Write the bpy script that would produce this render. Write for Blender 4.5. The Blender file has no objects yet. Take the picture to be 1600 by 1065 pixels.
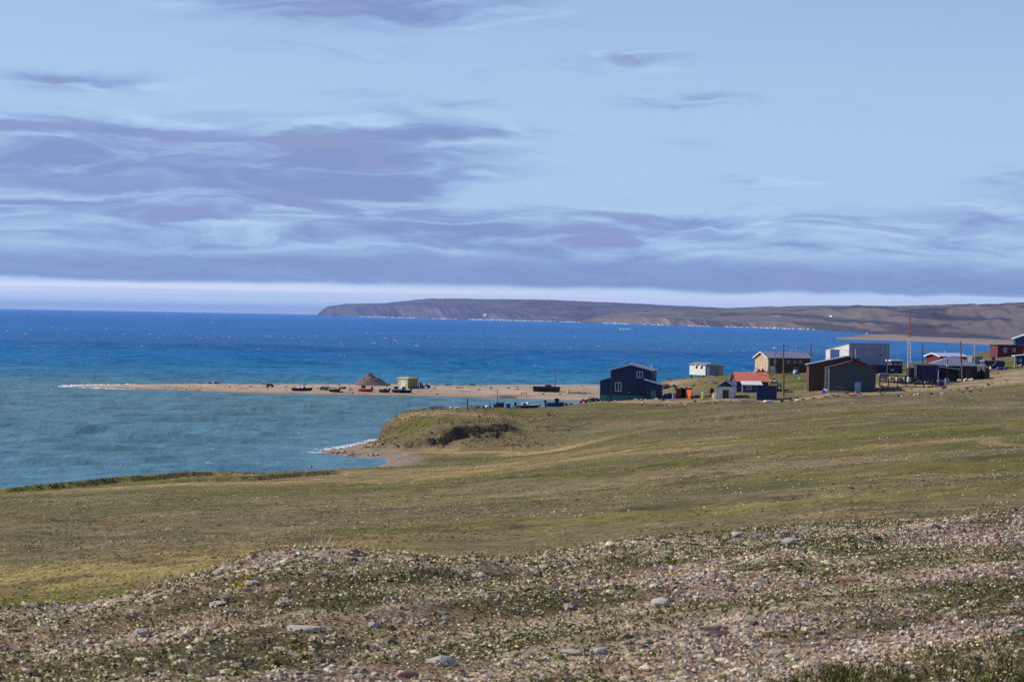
import bpy, bmesh, math, random
import numpy as np
from mathutils import Matrix, Vector

scene = bpy.context.scene
rng = np.random.default_rng(7)
random.seed(7)

# ------------------------------------------------------------------ camera
F = 4444.0                     # focal length in photo pixels (100 mm on 36 mm)
CAM = np.array([0.0, 0.0, 20.0])
ROLL = math.radians(1.0)
PITCH = math.radians(-0.475)
HOR0, HORS = 481.5, 0.0177     # horizon row at column 0, and its slope
fwd = np.array([0, math.cos(PITCH), math.sin(PITCH)])
upv = np.array([0, -math.sin(PITCH), math.cos(PITCH)])
rgt = np.array([1.0, 0, 0])
r2 = rgt * math.cos(ROLL) + upv * math.sin(ROLL)
u2 = -rgt * math.sin(ROLL) + upv * math.cos(ROLL)
cam_d = bpy.data.cameras.new('camera')
cam_o = bpy.data.objects.new('camera', cam_d)
scene.collection.objects.link(cam_o)
cam_o.matrix_world = Matrix(((r2[0], u2[0], -fwd[0], CAM[0]), (r2[1], u2[1], -fwd[1], CAM[1]),
                             (r2[2], u2[2], -fwd[2], CAM[2]), (0, 0, 0, 1)))
cam_d.lens = 100.0; cam_d.sensor_width = 36.0
cam_d.clip_start = 0.5; cam_d.clip_end = 300000.0
cam_d.dof.use_dof = True; cam_d.dof.focus_distance = 400.0; cam_d.dof.aperture_fstop = 6.3
scene.camera = cam_o

# ------------------------------------------------------------------ light and exposure
SUN_AZ, SUN_EL = math.radians(-72.0), math.radians(36.0)   # azimuth from +Y, negative = left
sdir = Vector((math.sin(SUN_AZ) * math.cos(SUN_EL), math.cos(SUN_AZ) * math.cos(SUN_EL), math.sin(SUN_EL)))
sun_d = bpy.data.lights.new('sun', 'SUN'); sun_d.energy = 5.0; sun_d.angle = math.radians(0.53)
sun_d.color = (1.0, 0.93, 0.83)
sun_o = bpy.data.objects.new('sun', sun_d); scene.collection.objects.link(sun_o)
sun_o.rotation_euler = sdir.to_track_quat('Z', 'Y').to_euler()
scene.view_settings.view_transform = 'Standard'
try: scene.view_settings.look = 'None'
except Exception: pass
scene.view_settings.exposure = 0.0; scene.view_settings.gamma = 1.0
scene.view_settings.use_curve_mapping = False
scene.cycles.use_denoising = False; scene.cycles.denoiser = 'OPENIMAGEDENOISE'
scene.cycles.denoising_input_passes = 'RGB_ALBEDO_NORMAL'; scene.cycles.denoising_prefilter = 'ACCURATE'
scene.cycles.max_bounces = 6; scene.cycles.diffuse_bounces = 3; scene.cycles.volume_bounces = 0
scene.cycles.transparent_max_bounces = 6

# ------------------------------------------------------------------ node helper
class NG:
    def __init__(s, tree): s.t = tree; s.n = tree.nodes; s.l = tree.links
    def put(s, sock, v):
        if v is None: return
        if isinstance(v, (int, float)): sock.default_value = v
        elif isinstance(v, (tuple, list)):
            if len(sock.default_value) == 4 and len(v) == 3: v = (*v, 1.0)
            sock.default_value = v
        else: s.l.new(v, sock)
    def m(s, op, a, b=None, c=None, clamp=False):
        n = s.n.new('ShaderNodeMath'); n.operation = op; n.use_clamp = clamp
        for i, v in enumerate((a, b, c)): s.put(n.inputs[i], v)
        return n.outputs[0]
    def ss(s, v, lo, hi, o0=0.0, o1=1.0):
        n = s.n.new('ShaderNodeMapRange'); n.interpolation_type = 'SMOOTHSTEP'
        s.put(n.inputs[0], v)
        for i, x in zip((1, 2, 3, 4), (lo, hi, o0, o1)): s.put(n.inputs[i], x)
        return n.outputs[0]
    def mix(s, f, a, b, mode='MIX'):
        n = s.n.new('ShaderNodeMix'); n.data_type = 'RGBA'; n.blend_type = mode; n.clamp_result = False
        s.put(n.inputs[0], f); s.put(n.inputs[6], a); s.put(n.inputs[7], b)
        return n.outputs[2]
    def noise(s, vec, scale=1.0, detail=3.0, rough=0.55, dist=0.0, dim='3D', col=False):
        n = s.n.new('ShaderNodeTexNoise'); n.noise_dimensions = dim
        s.put(n.inputs['Vector'], vec); s.put(n.inputs['Scale'], scale); s.put(n.inputs['Detail'], detail)
        s.put(n.inputs['Roughness'], rough); s.put(n.inputs['Distortion'], dist)
        return n.outputs[1 if col else 0]
    def xyz(s, x, y, z=0.0):
        n = s.n.new('ShaderNodeCombineXYZ')
        for i, v in enumerate((x, y, z)): s.put(n.inputs[i], v)
        return n.outputs[0]
    def sep(s, v):
        n = s.n.new('ShaderNodeSeparateXYZ'); s.put(n.inputs[0], v); return n.outputs
    def ramp(s, f, stops):
        n = s.n.new('ShaderNodeValToRGB'); s.put(n.inputs[0], f)
        e = n.color_ramp.elements
        while len(e) < len(stops): e.new(0.5)
        for el, (p, c) in zip(e, stops): el.position = p; el.color = (*c, 1.0)
        return n.outputs[0]

def lin(r, g, b):
    f = lambda c: (c / 255 / 12.92) if c / 255 <= 0.04045 else ((c / 255 + 0.055) / 1.055) ** 2.4
    return (f(r), f(g), f(b))

# ------------------------------------------------------------------ sky
world = bpy.data.worlds.new('World'); scene.world = world; world.use_nodes = True
wt = world.node_tree; wt.nodes.clear(); g = NG(wt)
out = wt.nodes.new('ShaderNodeOutputWorld'); bg = wt.nodes.new('ShaderNodeBackground')
SKY = 0.078
bg.inputs[1].default_value = SKY
sky = wt.nodes.new('ShaderNodeTexSky'); sky.sky_type = 'NISHITA'; sky.sun_disc = False
sky.sun_elevation = SUN_EL; sky.sun_rotation = SUN_AZ
sky.air_density = 1.0; sky.dust_density = 0.35; sky.ozone_density = 3.0; sky.altitude = 20
tc = wt.nodes.new('ShaderNodeTexCoord')
dx, dy, dz = g.sep(tc.outputs['Generated'])
A = g.m('MULTIPLY_ADD', g.m('ARCTAN2', dx, dy), F, 800.0)        # azimuth, in photo-pixel units
E = g.m('MULTIPLY', g.m('ARCSINE', dz), F)                      # elevation, same unit
w1 = g.m('SUBTRACT', g.noise(g.xyz(g.m('DIVIDE', A, 300.0), g.m('DIVIDE', E, 75.0), 1.7), 1.0, 5.0, 0.55, 0.6), 0.5)
w2 = g.m('SUBTRACT', g.noise(g.xyz(g.m('DIVIDE', A, 420.0), g.m('DIVIDE', E, 120.0), 9.2), 1.0, 4.0, 0.55, 0.4), 0.5)
wA = g.m('MULTIPLY_ADD', w2, 150.0, A)
wE = g.m('MULTIPLY_ADD', w1, 60.0, E)
BL = [  # column, row, half width, half height, weight: where the cloud masses lie
    (260, 232, 420, 58, 0.70), (120, 222, 300, 24, 0.3), (600, 268, 190, 50, 0.42), (430, 340, 420, 60, 0.58), (60, 330, 280, 60, 0.38), (860, 385, 330, 42, 0.55),
    (560, 6, 300, 38, 0.85), (500, 80, 190, 13, 0.30), (150, 128, 150, 16, 0.62), (1000, 102, 110, 20, 0.62), (1075, 158, 105, 13, 0.56),
    (1200, 284, 85, 11, 0.62), (700, 172, 95, 12, 0.42), (830, 204, 70, 9, 0.32), (560, 145, 100, 10, 0.34), (1110, 222, 120, 8, 0.22),
    (1340, 375, 380, 42, 0.62), (1570, 322, 140, 20, 0.55), (1560, 285, 90, 12, 0.5), (1010, 345, 80, 12, 0.34), (660, 205, 110, 26, 0.34),
    (100, 345, 150, 14, -.30), (330, 352, 150, 10, -.22), (60, 384, 140, 9, -.30), (1280, 381, 70, 9, -.5), (1070, 385, 110, 10, -.42), (760, 310, 120, 20, -.3),
    (1950, 250, 240, 40, 0.6), (-320, 180, 220, 40, 0.7),
]
tot = None
for (u, v, su, sv, w) in BL:
    e0 = HOR0 + HORS * u - v
    du = g.m('MULTIPLY_ADD', wA, 1.0 / su, -u / su); dv = g.m('MULTIPLY_ADD', wE, 1.0 / sv, -e0 / sv)
    q = g.m('MULTIPLY_ADD', dv, dv, g.m('MULTIPLY', du, du))
    ex = g.m('POWER', 0.3679, q)
    tot = g.m('MULTIPLY_ADD', ex, w, tot if tot is not None else 0.0)
# the stratus deck lying along the whole horizon
wE2 = g.m('MULTIPLY_ADD', w1, 26.0, E)
deck = g.m('MULTIPLY', g.ss(wE2, 40.0, 54.0), g.ss(wE2, 74.0, 120.0, 1.0, 0.0))
# loose cloud over the rest of the sky
loose = g.m('MULTIPLY', g.ss(g.noise(tc.outputs['Generated'], 5.0, 6.0, 0.6, 0.5), 0.5, 0.72), g.ss(E, 600.0, 1500.0))
# ripples: lens-shaped rolls, then hair-fine streaks
rip = g.m('SUBTRACT', g.noise(g.xyz(g.m('DIVIDE', wA, 230.0), g.m('DIVIDE', wE, 34.0), 4.4), 1.0, 3.0, 0.5, 1.3), 0.5)
hair = g.m('SUBTRACT', g.noise(g.xyz(g.m('DIVIDE', wA, 120.0), g.m('DIVIDE', wE, 11.0), 7.1), 1.0, 6.0, 0.6, 1.1), 0.5)
tex = g.m('MULTIPLY_ADD', hair, 0.42, g.m('MULTIPLY', rip, 2.3))
dens = g.m('MULTIPLY_ADD', tex, g.m('MINIMUM', g.m('MULTIPLY_ADD', tot, 1.6, 0.05), 0.9), tot)
dens = g.m('MAXIMUM', dens, g.m('MULTIPLY_ADD', tex, 0.35, g.m('MULTIPLY', deck, 0.85)))
dens = g.m('MAXIMUM', dens, g.m('MULTIPLY', loose, 0.8))
cov = g.ss(dens, 0.06, 0.74)
thick = g.ss(dens, 0.40, 1.05)
K = 1.0 / SKY
sc = lambda c: tuple(x * K for x in lin(*c))
cloudc = g.mix(thick, sc((150, 177, 220)), sc((130, 151, 202)))
mauve = g.ss(g.noise(g.xyz(g.m('DIVIDE', wA, 260.0), g.m('DIVIDE', wE, 60.0), 3.1), 1.0, 3.0, 0.5), 0.45, 0.7)
cloudc = g.mix(g.m('MULTIPLY', g.m('MULTIPLY', mauve, thick), 0.7), cloudc, sc((148, 156, 198)))
# thin pale streaks of far cloud right above the horizon
st = g.noise(g.xyz(g.m('DIVIDE', A, 900.0), g.m('DIVIDE', E, 9.0), 2.2), 1.0, 3.0, 0.5, 0.3)
pale = g.m('MULTIPLY', g.m('MULTIPLY', g.ss(E, 12.0, 32.0), g.ss(E, 34.0, 58.0, 1.0, 0.0)), g.ss(st, 0.28, 0.66))
pale = g.m('MULTIPLY', pale, g.ss(A, 300.0, 1300.0, 1.0, 0.45))
skyc = g.mix(1.0, sky.outputs[0], (1.06, 1.12, 1.46), 'MULTIPLY')
band = g.m('MULTIPLY', g.ss(E, 60.0, 900.0, 1.0, 0.0), 0.9)
skyc = g.mix(band, skyc, sc((174, 207, 243)))
skyc = g.mix(g.m('MULTIPLY', g.ss(E, 0.0, 75.0, 1.0, 0.0), 0.9), skyc, tuple(1.3 * x for x in sc((190, 214, 240))))
skyc = g.mix(g.ss(E, -10.0, 34.0, 1.0, 0.0), skyc, tuple(2.0 * x for x in sc((196, 208, 226))))
# brighter veil between the rolls
veil = g.m('MULTIPLY', g.m('MULTIPLY', g.ss(tot, 0.1, 0.5), g.ss(tex, 0.0, -0.45)), 0.6)
skyc = g.mix(veil, skyc, sc((190, 216, 243)))
col = g.mix(g.m('MULTIPLY', pale, 0.8), skyc, tuple(1.35 * x for x in sc((228, 224, 236))))
col = g.mix(g.m('MULTIPLY', cov, 0.95), col, cloudc)
world.cycles.sampling_method = 'MANUAL'; world.cycles.sample_map_resolution = 512
g.l.new(col, bg.inputs[0]); g.l.new(bg.outputs[0], out.inputs[0])

# ------------------------------------------------------------------ picture geometry -> world
def hor(u): return HOR0 + HORS * u
def P(u, v, d):
    """world point seen at photo pixel (u, v), at distance d along +Y"""
    dr = fwd + (u - 800.0) / F * r2 - (v - 532.5) / F * u2
    return CAM + dr * (d / dr[1])
def PZ(u, v, z):
    dr = fwd + (u - 800.0) / F * r2 - (v - 532.5) / F * u2
    return CAM + dr * ((z - CAM[2]) / dr[2])
def UX(u, d): return (u - 800.0) / F * d

def sm(x, a, b):
    t = np.clip((x - a) / (b - a), 0, 1); return t * t * (3 - 2 * t)
_G = [np.random.default_rng(100 + i).random((256, 256)) for i in range(6)]
def vnoise(x, y, k=0):
    G = _G[k % 6]; xi = np.floor(x).astype(int); yi = np.floor(y).astype(int)
    fx = x - xi; fy = y - yi; fx = fx * fx * (3 - 2 * fx); fy = fy * fy * (3 - 2 * fy)
    a = G[yi & 255, xi & 255]; b = G[yi & 255, (xi + 1) & 255]; c = G[(yi + 1) & 255, xi & 255]; d = G[(yi + 1) & 255, (xi + 1) & 255]
    return (a * (1 - fx) + b * fx) * (1 - fy) + (c * (1 - fx) + d * fx) * fy
def fbm(x, y, o=4, k=0, gain=0.5):
    s = 0; a = 1.0; n = 0
    for i in range(o):
        s = s + a * vnoise(x * 2 ** i + 17.3 * i, y * 2 ** i + 9.1 * i, k + i); n += a; a *= gain
    return s / n

# ------------------------------------------------------------------ object helpers
COL = scene.collection
def link(o, parent=None):
    COL.objects.link(o)
    if parent is not None: o.parent = parent
    return o
def np_mesh(name, V, Fc, mat=None, smooth=False, color=None, parent=None, kind=None):
    V = np.ascontiguousarray(V, dtype=np.float32); Fc = np.ascontiguousarray(Fc, dtype=np.int32)
    me = bpy.data.meshes.new(name); n, k = Fc.shape
    me.vertices.add(len(V)); me.vertices.foreach_set('co', V.ravel())
    me.loops.add(n * k); me.loops.foreach_set('vertex_index', Fc.ravel())
    me.polygons.add(n); me.polygons.foreach_set('loop_start', np.arange(0, n * k, k, dtype=np.int32))
    me.polygons.foreach_set('use_smooth', np.full(n, smooth, dtype=bool))
    me.update(calc_edges=True)
    if color is not None:
        at = me.color_attributes.new('Col', 'FLOAT_COLOR', 'POINT')
        c = np.ones((len(V), 4), dtype=np.float32); c[:, :3] = color
        at.data.foreach_set('color', c.ravel())
    if mat: me.materials.append(mat)
    o = bpy.data.objects.new(name, me)
    if kind: o['kind'] = kind
    return link(o, parent)
def grid_faces(nr, nc):
    i = np.arange(nr - 1)[:, None] * nc + np.arange(nc - 1)[None, :]
    return np.stack([i, i + 1, i + 1 + nc, i + nc], -1).reshape(-1, 4)

# ------------------------------------------------------------------ materials
MATS = {}
def newmat(name):
    m = bpy.data.materials.new(name); m.use_nodes = True
    t = m.node_tree; b = t.nodes['Principled BSDF']; MATS[name] = m
    return m, NG(t), b
def paint(name, c, rough=0.7, var=0.25, scale=3.0, metal=0.0, bump=0.0, dirt=0.0, streak=False):
    """plain surface: base colour with weathering noise and fine relief (c in sRGB 0-255)"""
    if name in MATS: return MATS[name]
    m, g, b = newmat(name)
    tc = g.n.new('ShaderNodeTexCoord').outputs['Object']
    base = lin(*c)
    n = g.noise(tc, scale, 5.0, 0.6)
    f = g.ss(n, 0.3, 0.7, 1.0 - var, 1.0 + var * 0.5)
    colr = g.mix(1.0, base, g.xyz(f, f, f), 'MULTIPLY')
    if streak:
        mp = g.n.new('ShaderNodeMapping'); g.l.new(tc, mp.inputs[0]); mp.inputs['Scale'].default_value = (6, 6, 0.35)
        s = g.noise(mp.outputs[0], 1.0, 4.0, 0.65)
        colr = g.mix(g.ss(s, 0.5, 0.75, 0.0, 0.7), colr, tuple(x * 0.5 + 0.012 for x in base))
    if dirt:
        d = g.noise(tc, scale * 0.6, 6.0, 0.7)
        colr = g.mix(g.ss(d, 0.52, 0.72, 0.0, dirt), colr, lin(92, 78, 60))
    g.l.new(colr, b.inputs['Base Color'])
    b.inputs['Roughness'].default_value = rough; b.inputs['Metallic'].default_value = metal
    b.inputs['Specular IOR Level'].default_value = 0.3
    if bump:
        bn = g.n.new('ShaderNodeBump'); bn.inputs['Strength'].default_value = bump; bn.inputs['Distance'].default_value = 0.03
        g.l.new(g.noise(tc, scale * 6, 4.0, 0.6), bn.inputs['Height']); g.l.new(bn.outputs[0], b.inputs['Normal'])
    return m
def colattr(name, rough=0.9, fine=0.0, fscale=8.0, transl=0.0, spec=0.15):
    m, g, b = newmat(name)
    a = g.n.new('ShaderNodeAttribute'); a.attribute_name = 'Col'
    c = a.outputs['Color']
    if fine:
        tc = g.n.new('ShaderNodeTexCoord').outputs['Object']
        f = g.ss(g.noise(tc, fscale, 5.0, 0.65), 0.28, 0.72, 1.0 - fine, 1.0 + fine)
        c = g.mix(1.0, c, g.xyz(f, f, f), 'MULTIPLY')
    g.l.new(c, b.inputs['Base Color']); b.inputs['Roughness'].default_value = rough
    b.inputs['Specular IOR Level'].default_value = spec
    return m

# ------------------------------------------------------------------ sea
WAVE = 1.4
def make_sea():
    m, g, b = newmat('sea_water')
    tc = g.n.new('ShaderNodeNewGeometry').outputs['Position']
    X, Y, Z = g.sep(tc)
    big = g.m('SUBTRACT', g.noise(g.xyz(g.m('DIVIDE', X, 900.0), g.m('DIVIDE', Y, 900.0)), 1.0, 4.0, 0.5), 0.5)
    ld = g.m('LOGARITHM', g.m('MAXIMUM', Y, 10.0), 10.0)
    ld = g.m('MULTIPLY_ADD', big, 0.34, ld)
    f = g.m('DIVIDE', g.m('SUBTRACT', ld, 2.4), 2.4)           # log10 distance 2.4 .. 4.8
    c = g.ramp(f, [(0.0, lin(84, 126, 142)), (0.16, lin(86, 121, 130)), (0.205, lin(80, 119, 132)), (0.235, lin(42, 110, 146)),
                   (0.275, lin(4, 98, 148)), (0.36, lin(0, 82, 142)), (0.46, lin(0, 94, 156)), (0.56, lin(0, 90, 156)), (0.72, lin(0, 100, 176)), (1.0, lin(0, 104, 184))])
    # wave highlights painted into the colour as streaks, and patches of suspended silt
    s1 = g.noise(g.xyz(g.m('DIVIDE', X, 38.0), g.m('DIVIDE', Y, 60.0)), 1.0, 5.0, 0.62)
    s2 = g.noise(g.xyz(g.m('DIVIDE', X, 6.0), g.m('DIVIDE', Y, 22.0)), 1.0, 4.0, 0.65)
    s3 = g.noise(g.xyz(g.m('DIVIDE', X, 240.0), g.m('DIVIDE', Y, 500.0)), 1.0, 4.0, 0.6)
    k = g.m('MULTIPLY', g.ss(s1, 0.3, 0.7, 0.92, 1.08), g.ss(s2, 0.32, 0.68, 0.82, 1.18))
    k = g.m('MULTIPLY', k, g.ss(s3, 0.32, 0.68, 0.84, 1.13))
    c = g.mix(1.0, c, g.xyz(k, k, k), 'MULTIPLY')
    g.l.new(c, b.inputs['Base Color'])
    b.inputs['Roughness'].default_value = 0.32; b.inputs['IOR'].default_value = 1.333
    b.inputs['Specular IOR Level'].default_value = 0.03
    h1 = g.noise(g.xyz(g.m('DIVIDE', X, 5.0), g.m('DIVIDE', Y, 7.0)), 1.0, 5.0, 0.6)
    bn = g.n.new('ShaderNodeBump'); bn.inputs['Strength'].default_value = 1.0; bn.inputs['Distance'].default_value = 1.0
    g.l.new(g.m('MULTIPLY', h1, 1.0), bn.inputs['Height']); g.l.new(bn.outputs[0], b.inputs['Normal'])
    # inshore water with real waves
    y = np.geomspace(240, 1900, 760); s = np.linspace(-0.235, 0.235, 215); Y_, S_ = np.meshgrid(y, s, indexing='ij'); X_ = S_ * Y_; H_ = 0 * X_
    r = np.random.default_rng(3)
    env = 0.7 + 0.6 * fbm(X_.ravel() / 30, Y_.ravel() / 40, 3, 2).reshape(X_.shape)
    for k in range(16):
        lam = 4.5 * 1.13 ** k; th = r.normal(0.15, 0.42); ph = r.random() * 6.3
        wob = 2.5 * (fbm((X_.ravel() + 31 * k) / (lam * 3.5), Y_.ravel() / (lam * 3.5), 2, k).reshape(X_.shape) - 0.5)
        damp = sm(lam / (Y_ * 0.0022 * 2.6), 0.7, 1.6)
        H_ = H_ + damp * 0.0085 * lam ** 0.75 * np.sin((X_ * math.sin(th) + Y_ * math.cos(th)) * 2 * math.pi / lam + ph + wob * 2)
    H_ = H_ * env; H_ = H_ + 0.35 * np.maximum(H_, 0)
    calm = sm(-sdist_c(X_, Y_), 0, 30); edge = (.15 + .85 * calm) * sm(Y_, 240, 250) * sm(-Y_, -1900, -1700); Z_ = H_ * edge * WAVE - 0.02
    np_mesh('inshore_water', np.stack([X_, Y_, Z_], -1).reshape(-1, 3), grid_faces(len(y), len(s)), m, smooth=True, kind='structure')
    R = 120000.0
    xs = np.array([-R, R]); V = [(-R, 120, -.9), (R, 120, -.9), (R, R, -.9), (-R, R, -.9)]
    return np_mesh('sea', np.array(V), np.array([[0, 1, 2, 3]]), m, kind='structure')
# ------------------------------------------------------------------ land: height field
CP = [  # column, row, distance of the ground seen there
    # left slope
    (0, 940, 60), (0, 860, 85), (0, 800, 160), (0, 772, 255), (0, 767, 285), (-400, 900, 75), (-400, 790, 220), (-500, 800, 290),
    (200, 900, 66), (200, 830, 105), (200, 780, 190), (200, 752, 285), (200, 745, 310),
    (450, 870, 70), (450, 800, 130), (450, 765, 210), (450, 744, 285), (450, 738, 325),
    (600, 860, 70), (600, 790, 140), (600, 750, 250), (600, 731, 330),
    (800, 870, 66), (800, 800, 115), (800, 750, 200), (800, 722, 310), (800, 712, 360),
    (1000, 850, 66), (1000, 790, 105), (1000, 740, 180), (1000, 700, 280), (1000, 678, 370),
    (1300, 800, 75), (1300, 750, 125), (1300, 700, 215), (1300, 660, 330), (1300, 635, 430), (1300, 613, 515),
    (1600, 780, 70), (1600, 730, 125), (1600, 690, 195), (1600, 650, 310), (1600, 618, 440), (1600, 600, 510),
    (2000, 770, 80), (2000, 690, 190), (2000, 630, 400), (2000, 590, 540), (2600, 700, 200), (2600, 600, 500),
    # valley and the bluff
    (640, 716, 392), (700, 710, 402), (780, 704, 405), (850, 702, 408), (620, 709, 408),
    (620, 672, 440), (640, 650, 450), (700, 655, 445), (760, 665, 440), (850, 672, 432), (930, 664, 440),
    (700, 643, 462), (760, 637, 490), (850, 636, 505), (900, 630, 525), (930, 626, 528), (985, 626, 528), (1000, 645, 480), (1000, 662, 430),
    (900, 655, 455), (1100, 645, 450), (1100, 670, 370),
    # village
    (1040, 625, 528), (1090, 624, 524), (1140, 622, 515), (1200, 624, 512), (1260, 618, 516), (1225, 620, 515),
    (1040, 603, 590), (1040, 594, 630), (1080, 590, 625), (1100, 587, 600), (1130, 586, 602), (1180, 584, 600), (1230, 583, 596),
    (1280, 600, 540), (1330, 612, 520), (1370, 612, 520), (1390, 600, 540), (1400, 585, 580), (1440, 604, 535), (1475, 604, 535),
    (1500, 597, 545), (1540, 590, 555), (1560, 577, 585), (1590, 570, 600), (1570, 558, 640), (1600, 556, 640), (1640, 550, 650),
    (1400, 577, 620), (1340, 577, 615), (1450, 574, 625), (1520, 566, 635), (1700, 540, 680), (1900, 520, 740), (1600, 590, 545), (1650, 580, 560),
]
_cp = np.array([P(*c) for c in CP])
_ex = [(UX(935, 610), 610, 1.6), (UX(900, 600), 600, 1.6), (UX(960, 650), 650, 1.6), (UX(985, 600), 600, 3.0), (UX(1000, 700), 700, 1.5), (UX(930, 700), 700, 1.2),
       (UX(820, 540), 540, 2.0), (UX(740, 505), 505, 3.0), (UX(1050, 690), 690, 3.0), (UX(560, 415), 415, 0.5), (UX(530, 412), 412, 0.4), (UX(600, 420), 420, 0.6)]
_cp = np.vstack([_cp, np.array(_ex)])
def _st(x, y): return np.stack([x / y * 9.0, np.log(y) * 2.2], -1)
_Q = _st(_cp[:, 0], _cp[:, 1])
def _phi(r): return r * r * np.log(r + 1e-9)
_n = len(_Q)
_K = _phi(np.linalg.norm(_Q[:, None] - _Q[None], axis=-1)) + np.eye(_n) * 0.002
_Pm = np.hstack([np.ones((_n, 1)), _Q])
_M = np.block([[_K, _Pm], [_Pm.T, np.zeros((3, 3))]])
_W = np.linalg.solve(_M, np.concatenate([_cp[:, 2], np.zeros(3)]))
def tps(x, y):
    q = _st(x, y); o = np.zeros(len(x))
    for a in range(0, len(x), 40000):
        s = slice(a, a + 40000)
        r = np.linalg.norm(q[s][:, None] - _Q[None], axis=-1)
        o[s] = _phi(r) @ _W[:_n] + _W[_n] + q[s] @ _W[_n + 1:]
    return o

# stony plateau in front of the camera: crest row and distance by column
CU = np.array([-900, -300, 0, 130, 300, 430, 500, 600, 700, 800, 1000, 1200, 1400, 1600, 2000, 2600.])
CV = np.array([985, 962, 948, 943, 900, 859, 855, 867, 881, 880, 848, 827, 813, 801, 785, 760.])
CD = np.array([32, 33, 34, 34.5, 36, 38, 38.5, 39, 39.3, 40, 43, 46, 49, 52, 57, 62.])
CX = np.array([P(u, v, d)[0] / d for u, v, d in zip(CU, CV, CD)])
CZ = np.array([P(u, v, d)[2] for u, v, d in zip(CU, CV, CD)])
def ALONG(x, y): return (x + 1.4 * y) / 1.72          # frost stripes run obliquely over the plateau
def ACROSS(x, y): return (1.4 * x - y) / 1.72
def foreground(x, y):
    s = x / y
    dc = np.interp(s, CX, CD); zc = np.interp(s, CX, CZ)
    zb = 20 - (1070 - 495.7) / F * 28.0          # height of the ground at the lower picture edge
    zn = zb + 0.02 * x * 0
    t = np.clip((y - 28) / (dc - 28), -1.5, 1)
    z = zn + (zc - zn) * np.where(t > 0, t * t * (1.6 - 0.6 * t), -0.0 * t)
    z = z + np.where(y < 28, (28 - y) * 0.055, 0)
    over = np.maximum(y - dc, 0)
    z = z - over * over / (over + 1.2) * 0.42
    return z

COAST = [(-900, 270), (-500, 285), (0, 302), (200, 328), (300, 334), (500, 346), (575, 356), (597, 376), (609, 390), (585, 400), (555, 404), (520, 408), (505, 412),
         (520, 420), (548, 430), (575, 442), (590, 455), (606, 468), (640, 480), (740, 515), (830, 565), (880, 625), (905, 665), (920, 690),
         (925, 840), (1000, 800), (1050, 705), (1090, 668), (1200, 660), (1300, 668), (1400, 690), (1500, 720), (1600, 800), (1900, 900), (2900, 1000)]
_cw = np.array([(UX(u, d), d) for u, d in COAST] + [(900, 1000), (900, -60), (-500, -60), (-500, 240)])
def sdist(x, y, poly):
    p = np.stack([x, y], -1); best = np.full(len(x), 1e18); ins = np.zeros(len(x), bool)
    for i in range(len(poly)):
        a = poly[i]; b = poly[(i + 1) % len(poly)]; ab = b - a; ap = p - a
        t = np.clip((ap @ ab) / (ab @ ab), 0, 1); dd = ap - t[:, None] * ab
        best = np.minimum(best, (dd * dd).sum(1))
        c = (a[1] > y) != (b[1] > y)
        ins ^= c & (x < (b[0] - a[0]) * (y - a[1]) / (b[1] - a[1] + 1e-12) + a[0])
    return np.sqrt(best) * np.where(ins, 1, -1)
def sdist_c(X, Y): return np.maximum(sdist(X.ravel(), Y.ravel(), _cw), sdist(X.ravel(), Y.ravel(), _spit)).reshape(X.shape)
def bump_line(x, y, pts, H, w, back, soft=6.0):
    """a scarp facing the camera along a line of (column, distance) points: steps up H over width w, fades behind"""
    q = np.array([(UX(u, d), d) for u, d in pts])
    yc = np.interp(x, q[:, 0], q[:, 1]); t = y - yc
    end = sm(x, q[0, 0] - soft, q[0, 0] + soft * .3) * sm(-x, -q[-1, 0] - soft, -q[-1, 0] + soft * .3)
    wob = (fbm(x * 0.35, x * 0 + 3.3, 3, 2) - 0.5) * 3.2 + (fbm(x * 1.1, y * .5, 3, 4) - 0.5) * 2.4
    return H * sm(t + wob, 0, w) * np.exp(-np.maximum(t, 0) / back) * end
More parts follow.
